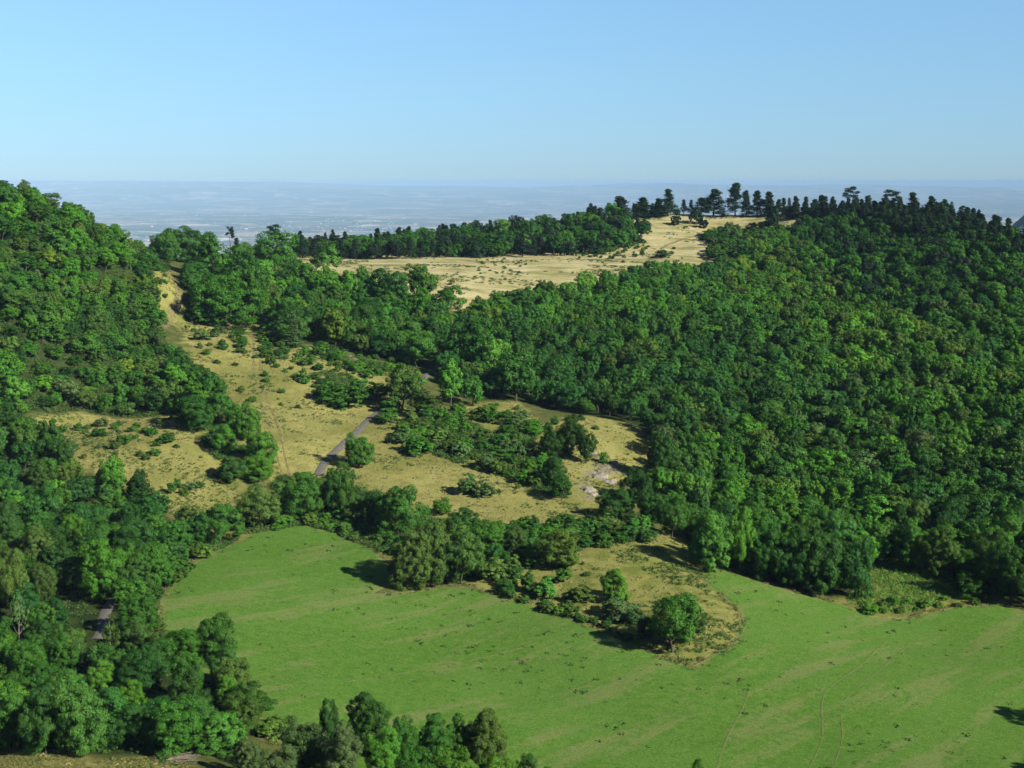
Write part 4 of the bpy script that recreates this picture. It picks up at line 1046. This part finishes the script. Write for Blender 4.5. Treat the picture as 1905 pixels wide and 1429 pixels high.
shrubs([(262, 480), (310, 500), (310, 560), (285, 575), (262, 520)], 6, ['mid', 'olive', 'dark'], (2, 4.5), 'bush on the left side of the grassy gap', .8)
shrubs([(335, 600), (400, 605), (480, 606), (470, 615), (340, 615)], 5, ['mid', 'dark'], (1, 2), 'low bush along the foot of the large round tree', .6)
shrubs([(300, 655), (345, 680), (400, 740), (370, 740), (310, 690)], 5, ['mid', 'bright', 'dark'], (3, 6), 'tall bush between the left hill and the golden slope')
shrubs([(400, 760), (440, 800), (400, 850), (360, 800)], 5, ['mid', 'grey', 'olive'], (2, 4), 'bush left of the clump between the two dry meadows')
shrubs([(500, 900), (640, 890), (660, 930), (540, 940)], 5, ['olive', 'mid'], (2, 4), 'bush around the lower end of the road')
shrubs([(420, 1290), (470, 1290), (530, 1360), (500, 1380), (440, 1330)], 3.6, ['olive', 'mid'], (1.5, 3.2), 'bush along the lower left edge of the green field')
shrubs([(360, 1018), (392, 1026), (340, 1072), (306, 1105), (290, 1140), (288, 1180), (262, 1170), (272, 1110), (310, 1060)], 3.6, ['mid', 'olive', 'dark'], (2.0, 4.2), 'bush along the upper left edge of the green field')
shrubs([(-10, 1384), (350, 1384), (350, 1402), (-10, 1402)], 3.4, ['dark', 'mid'], (1.6, 3.6), 'bush standing in for the shade at the foot of the bottom left trees', .85)  # dark bushes added over the trunk feet in place of black shade
shrubs([(100, 1130), (215, 1150), (200, 1250), (90, 1240)], 4.5, ['mid', 'olive', 'yellow'], (0.9, 2.4), 'bush in the sunny clearing of the lower left wood', .8)
SH.sort(key=lambda t: -t[0])
nsh = sum(1 for o in COL.objects if o.name.split('.')[0] == 'shrub')
for t in SH[:300 - nsh]:
    s, x, y, w, h, col, lab = t
    plant(x, y, w, h, 'shrub', col, f'{WORDS[col]} {lab}', f'{WORDS[col]} {lab}'.replace('bush', 'bushes'))
if SH[300 - nsh:]:
    gn_scatter('shrubs', [(t[1], t[2], t[3], t[4], t[5]) for t in SH[300 - nsh:]], sources(CR['shrub']), 'the many smallest bushes dotted over slopes and meadows', 'shrubs')
print('COUNTS trees', n_named, 'pool', len(POOL), 'shrubs', len(SH), 'pines', sum(1 for o in COL.objects if o.name.startswith('pine_tree')))

# ------------------------------------------------------------------ ground cover (stuff)
def tufts(name, pts, hgt, wid, blades, mat, label, cat, seed=1, lay=0.5, leaf=None):
    r = np.random.default_rng(seed); n = len(pts)
    base = np.c_[pts, H(pts[:, 0], pts[:, 1])]
    hh = np.asarray(hgt if np.ndim(hgt) else np.full(n, hgt)) * r.uniform(.6, 1.3, n)
    B = np.repeat(base, blades, 0); hb = np.repeat(hh, blades) * r.uniform(.6, 1.1, n * blades); m = len(B)
    a = r.uniform(0, 6.283, m); off = r.random(m) ** .6 * np.repeat(hh, blades) * wid
    B = B + np.c_[np.cos(a) * off, np.sin(a) * off, hb * 0.45]
    Nn = np.c_[np.cos(a) * .6, np.sin(a) * .6, np.full(m, lay)] + r.normal(0, .35, (m, 3))
    if leaf:
        B[:, 2] += hb * (r.random(m) - 0.45) * 0.9 * (1 - np.clip(off / (np.repeat(hh, blades) * wid), 0, 1) ** 2 * 0.6)
        Nn = np.c_[np.cos(a) * .8, np.sin(a) * .8, np.full(m, 0.8)] + r.normal(0, .35, (m, 3))
    V, F_ = quads(B, Nn, leaf * r.uniform(.6, 1.3, m) if leaf else hb * 0.55, r, 0.6)
    return tag(obj(name, mesh_np(name, V, F_, mat, r.random(len(F_)))), label, cat, kind='stuff')
def rand_in(pls, n, seed, cut=0.0):
    r = np.random.default_rng(seed); out = []
    for pl in pls:
        lo, hi = pl.min(0), pl.max(0); k = int(n * (hi - lo).prod())
        p = lo + r.random((k, 2)) * (hi - lo); p = p[sdf(pl, p[:, 0], p[:, 1]) > cut]; out.append(p)
    return np.concatenate(out)
p = rand_in(DRY, 0.30, 21); p = p[fbm(p[:, 0], p[:, 1], 9, 3) > -0.12]
tufts('dry_grass', p, 0.42, 1.0, 5, M_STRAW, 'dry golden grass in uneven tufts on the slopes', 'grass', 1)
p = rand_in(DRY + LUSH, 0.55, 22); p = p[fbm(p[:, 0] + 40, p[:, 1], 14, 3) + 0.8 * fbm(p[:, 0], p[:, 1] * 1.8, 4.5, 3) > 0.16]
tufts('low_scrub', p, np.random.default_rng(9).uniform(0.3, 0.85, len(p)), 1.1, 20, M_THICK, 'low green scrub plants growing through the dry grass', 'scrub', 2, leaf=0.16)
p = rand_in([FIELD], 0.16, 23, 1.0); dens = 0.6 * fbm(p[:, 0], p[:, 1], 38, 3) + 0.5 * fbm(p[:, 0] + 70, p[:, 1] * 1.6, 9, 3) - 0.2 * sstep(20, 70, p[:, 0]); p = p[dens + np.random.default_rng(4).uniform(-.4, .2, len(p)) > 0.05]
tufts('weeds', p, np.random.default_rng(8).uniform(0.2, 0.55, len(p)), 1.7, 12, M_WEED, 'dark weed tufts dotted over the green field', 'weeds', 3)
BR = poly([(1600, 1056), (1655, 1040), (1745, 1052), (1785, 1090), (1760, 1118), (1700, 1138), (1620, 1140), (1575, 1120)])
BNDL = FIELD; r_ = np.random.default_rng(31); q_ = []
for i_ in range(len(BNDL)):
    a_, b_ = BNDL[i_], BNDL[(i_ + 1) % len(BNDL)]; k_ = int(np.hypot(*(b_ - a_)) * 3.0)
    q_.append(a_ + (b_ - a_) * r_.random((k_, 1)) + r_.normal(0, 0.8, (k_, 2)))
q_ = np.concatenate(q_); q_ = q_[(q_[:, 1] > 215) & (fbm(q_[:, 0], q_[:, 1], 8, 3) > -0.15)]
tufts('verge_grass', q_, 0.55, 1.3, 16, M_VERGE, 'ragged olive verge grass round the edge of the green field', 'grass', 10, leaf=0.15)
p = rand_in([BR], 2.2, 24)
tufts('bracken', p, 1.0, 0.9, 14, M_BRACKEN, 'bright green bracken covering the corner between forest and field', 'bracken', 4, leaf=0.15)
p = rand_in([poly([(-20, 1408), (180, 1412), (350, 1412), (352, 1440), (-20, 1445)])], 2.5, 25)
tufts('long_grass', p, 0.35, 1.2, 16, M_VERGE, 'long yellow grass strip along the bottom left edge', 'grass', 5, leaf=0.11)

p = rand_in(THICK, 0.8, 27); p = p[fbm(p[:, 0], p[:, 1], 11, 3) > -0.08]; p = p[[off_road(q, 3.0) for q in p]]
tufts('thicket', p, 1.6, 1.0, 60, M_THICK, 'tangled low thicket knitting the hedges and the pasture scrub together', 'thicket', 7, leaf=0.24)
p = rand_in(PLAT, 0.10, 29); dn = fbm(p[:, 0] * 0.5, p[:, 1], 16, 3); p = p[(dn + np.random.default_rng(6).uniform(-.15, .1, len(p))) > 0.17]
tufts('heath', p, 0.8, 1.6, 26, M_THICK, 'low dark heath and juniper patches on the plateau meadow', 'heath', 9, leaf=0.26)
p = rand_in([FOREST_LL], 0.14, 28); p = p[[off_road(q, 2.5) for q in p]]
tufts('undergrowth', p, 1.1, 1.0, 30, M_THICK, 'low leafy undergrowth on the floor of the lower left wood', 'undergrowth', 8, leaf=0.2)
p = rand_in([HILL_L], 0.5, 26); p = p[np.random.default_rng(5).random(len(p)) < .8]
tufts('undergrowth', p, 1.4, 1.1, 26, M_THICK, 'low leafy undergrowth filling the gaps between bushes on the left hill', 'undergrowth', 6, leaf=0.26)
# ------------------------------------------------------------------ rocks, brushwood
def rock(px, py, w, h, label):
    p_ = at(px, py); r = np.random.default_rng(int(px)); s = p_[1] / F_PX
    nu, nv = 22, 12; V = []
    for j in range(nv + 1):
        for i in range(nu):
            a = 6.283 * i / nu; b = math.pi * j / nv
            d = np.array([math.cos(a) * math.sin(b), math.sin(a) * math.sin(b), math.cos(b)])
            k = 1 + 0.55 * float(fbm(np.array(d[0] * 3 + px), np.array(d[1] * 3 + d[2] * 2.3), 1.6, 4))
            dd = np.sign(d) * np.abs(d) ** 0.72
            V.append(dd * k * np.array([w * s / 2, w * s * 0.45, h * s]))
    F_ = [(j * nu + i, (j + 1) * nu + i, (j + 1) * nu + (i + 1) % nu, j * nu + (i + 1) % nu) for j in range(nv) for i in range(nu)]
    o = obj('limestone_outcrop', mesh_np('limestone_outcrop', np.array(V), np.array(F_), M_ROCK), loc=(p_[0], p_[1], p_[2] - h * s * 0.25))
    o.rotation_euler = (random.uniform(-.2, .2), random.uniform(-.25, .1), random.uniform(-.5, .5))
    tag(o, label, 'rock', 'pale limestone outcrops on the golden slope')
rock(1112, 888, 34, 9, 'wide pale limestone outcrop above the low dark tree')
rock(1132, 898, 26, 8, 'pale limestone block right of the wide outcrop')
rock(1093, 912, 30, 7, 'lowest pale limestone slab left of the low dark tree')
rock(1104, 845, 14, 7, 'small pale rock beside the topmost slope trees')
rock(1140, 862, 20, 5, 'flat pale rock near the small bush on the rocks')
rock(1104, 920, 18, 5, 'small pale slab under the lowest limestone slab')
def brush_pile(px, py, L, n, label):
    p_ = at(px, py); r = np.random.default_rng(9); V, F_ = [], []
    for i in range(n):
        a = r.normal(0.05, 0.22); l = L * r.uniform(.3, 1); x0 = r.uniform(-L / 2, L / 2 - l * .4); y0 = r.normal(0, .5); z0 = r.uniform(0.05, .55)
        e = (x0 + l * math.cos(a), y0 + l * math.sin(a), max(0.03, z0 + r.normal(0, .25)))
        tube(V, F_, (x0, y0, z0), e, .055, .02, 5)
        for k in range(2):
            t = r.uniform(.4, .9); q0 = np.array([x0, y0, z0]) * (1 - t) + np.array(e) * t
            tube(V, F_, q0, q0 + np.array([r.uniform(.2, .8), r.normal(0, .4), r.uniform(0, .4)]), .025, .01, 4)
    o = obj('brushwood_pile', mesh_np('brushwood_pile', np.array(V), np.array(F_), M_TWIG), loc=tuple(p_))
    tag(o, label, 'brushwood')
brush_pile(318, 1414, 6.0, 34, 'pile of pale dead branches on the grass strip at the bottom')

# ------------------------------------------------------------------ the far town on the plain
def town():
    r = np.random.default_rng(77); V, F_ = [], []
    cl = [(-2600, 12500, 900), (-1500, 14500, 1100), (-3200, 16500, 1500), (200, 15500, 1500), (-1800, 11500, 700), (1500, 14500, 1400), (-4300, 21000, 1500), (-600, 19500, 1800), (2600, 19000, 1500), (-900, 12800, 900)]
    for (cx, cy, s) in cl:
        cx, cy, s = cx * KF, cy * KF, s * KF
        for _ in range(60):
            x, y = cx + r.normal(0, s * .8), cy + r.normal(0, s)
            big = r.random() < .08
            w, d, h = (r.uniform(40, 100), r.uniform(25, 50), r.uniform(8, 13)) if big else (r.uniform(12, 24), r.uniform(10, 18), r.uniform(5, 10))
            w, d, h = w * 1.5, d * 1.5, h * 1.4; a = r.choice([0.2, 0.2 + math.pi / 2]) + r.normal(0, .1); z = float(H(x, y)) - 1; b = len(V)
            ca, sa = math.cos(a), math.sin(a)
            for zz in (z, z + h):
                for (u, v) in ((-w, -d), (w, -d), (w, d), (-w, d)): V.append((x + (u * ca - v * sa) / 2, y + (u * sa + v * ca) / 2, zz))
            # ridge of a low gable roof
            for u in (-w, w): V.append((x + u * ca / 2, y + u * sa / 2, z + h * 1.35))
            tri = [(b, b + 1, b + 5, b + 4), (b + 1, b + 2, b + 6, b + 5), (b + 2, b + 3, b + 7, b + 6), (b + 3, b, b + 4, b + 7), (b + 4, b + 5, b + 9, b + 8), (b + 6, b + 7, b + 8, b + 9)]
            F_ += tri
    tag(obj('town', mesh_np('town', np.array(V), np.array(F_), M_WHITE)), 'scattered pale buildings of a far-off town on the hazy plain', 'town', kind='stuff')
town()

# ------------------------------------------------------------------ haze
def haze():
    x0, x1, y0, y1, z0, z1 = GX[0] - 50, GX[-1] + 50, GY[0] - 50, GY[-1] + 300, float(GZ.min()) - 2, max(CZ + 14, float(GZ.max()) + 8)
    V = [(x, y, z) for z in (z0, z1) for (x, y) in ((x0, y0), (x1, y0), (x1, y1), (x0, y1))]
    F_ = [(3, 2, 1, 0), (4, 5, 6, 7), (0, 1, 5, 4), (1, 2, 6, 5), (2, 3, 7, 6), (3, 0, 4, 7)]
    m, nt = new_mat('haze_air'); g = N(nt)
    v = g.n('ShaderNodeVolumePrincipled'); v.inputs['Color'].default_value = (0.50, 0.76, 1.0, 1); v.inputs['Density'].default_value = HAZE_DENSITY; v.inputs['Anisotropy'].default_value = -0.3
    o = g.n('ShaderNodeOutputMaterial'); g.link(v.outputs[0], o.inputs['Volume'])
    me = mesh_np('haze', np.array(V, float), np.array(F_), m)
    tag(obj('haze', me), 'thin blue haze filling the air over hills and plain', 'haze', kind='stuff')
print('terrain z range', GZ.min() - CZ, GZ.max() - CZ)
haze()
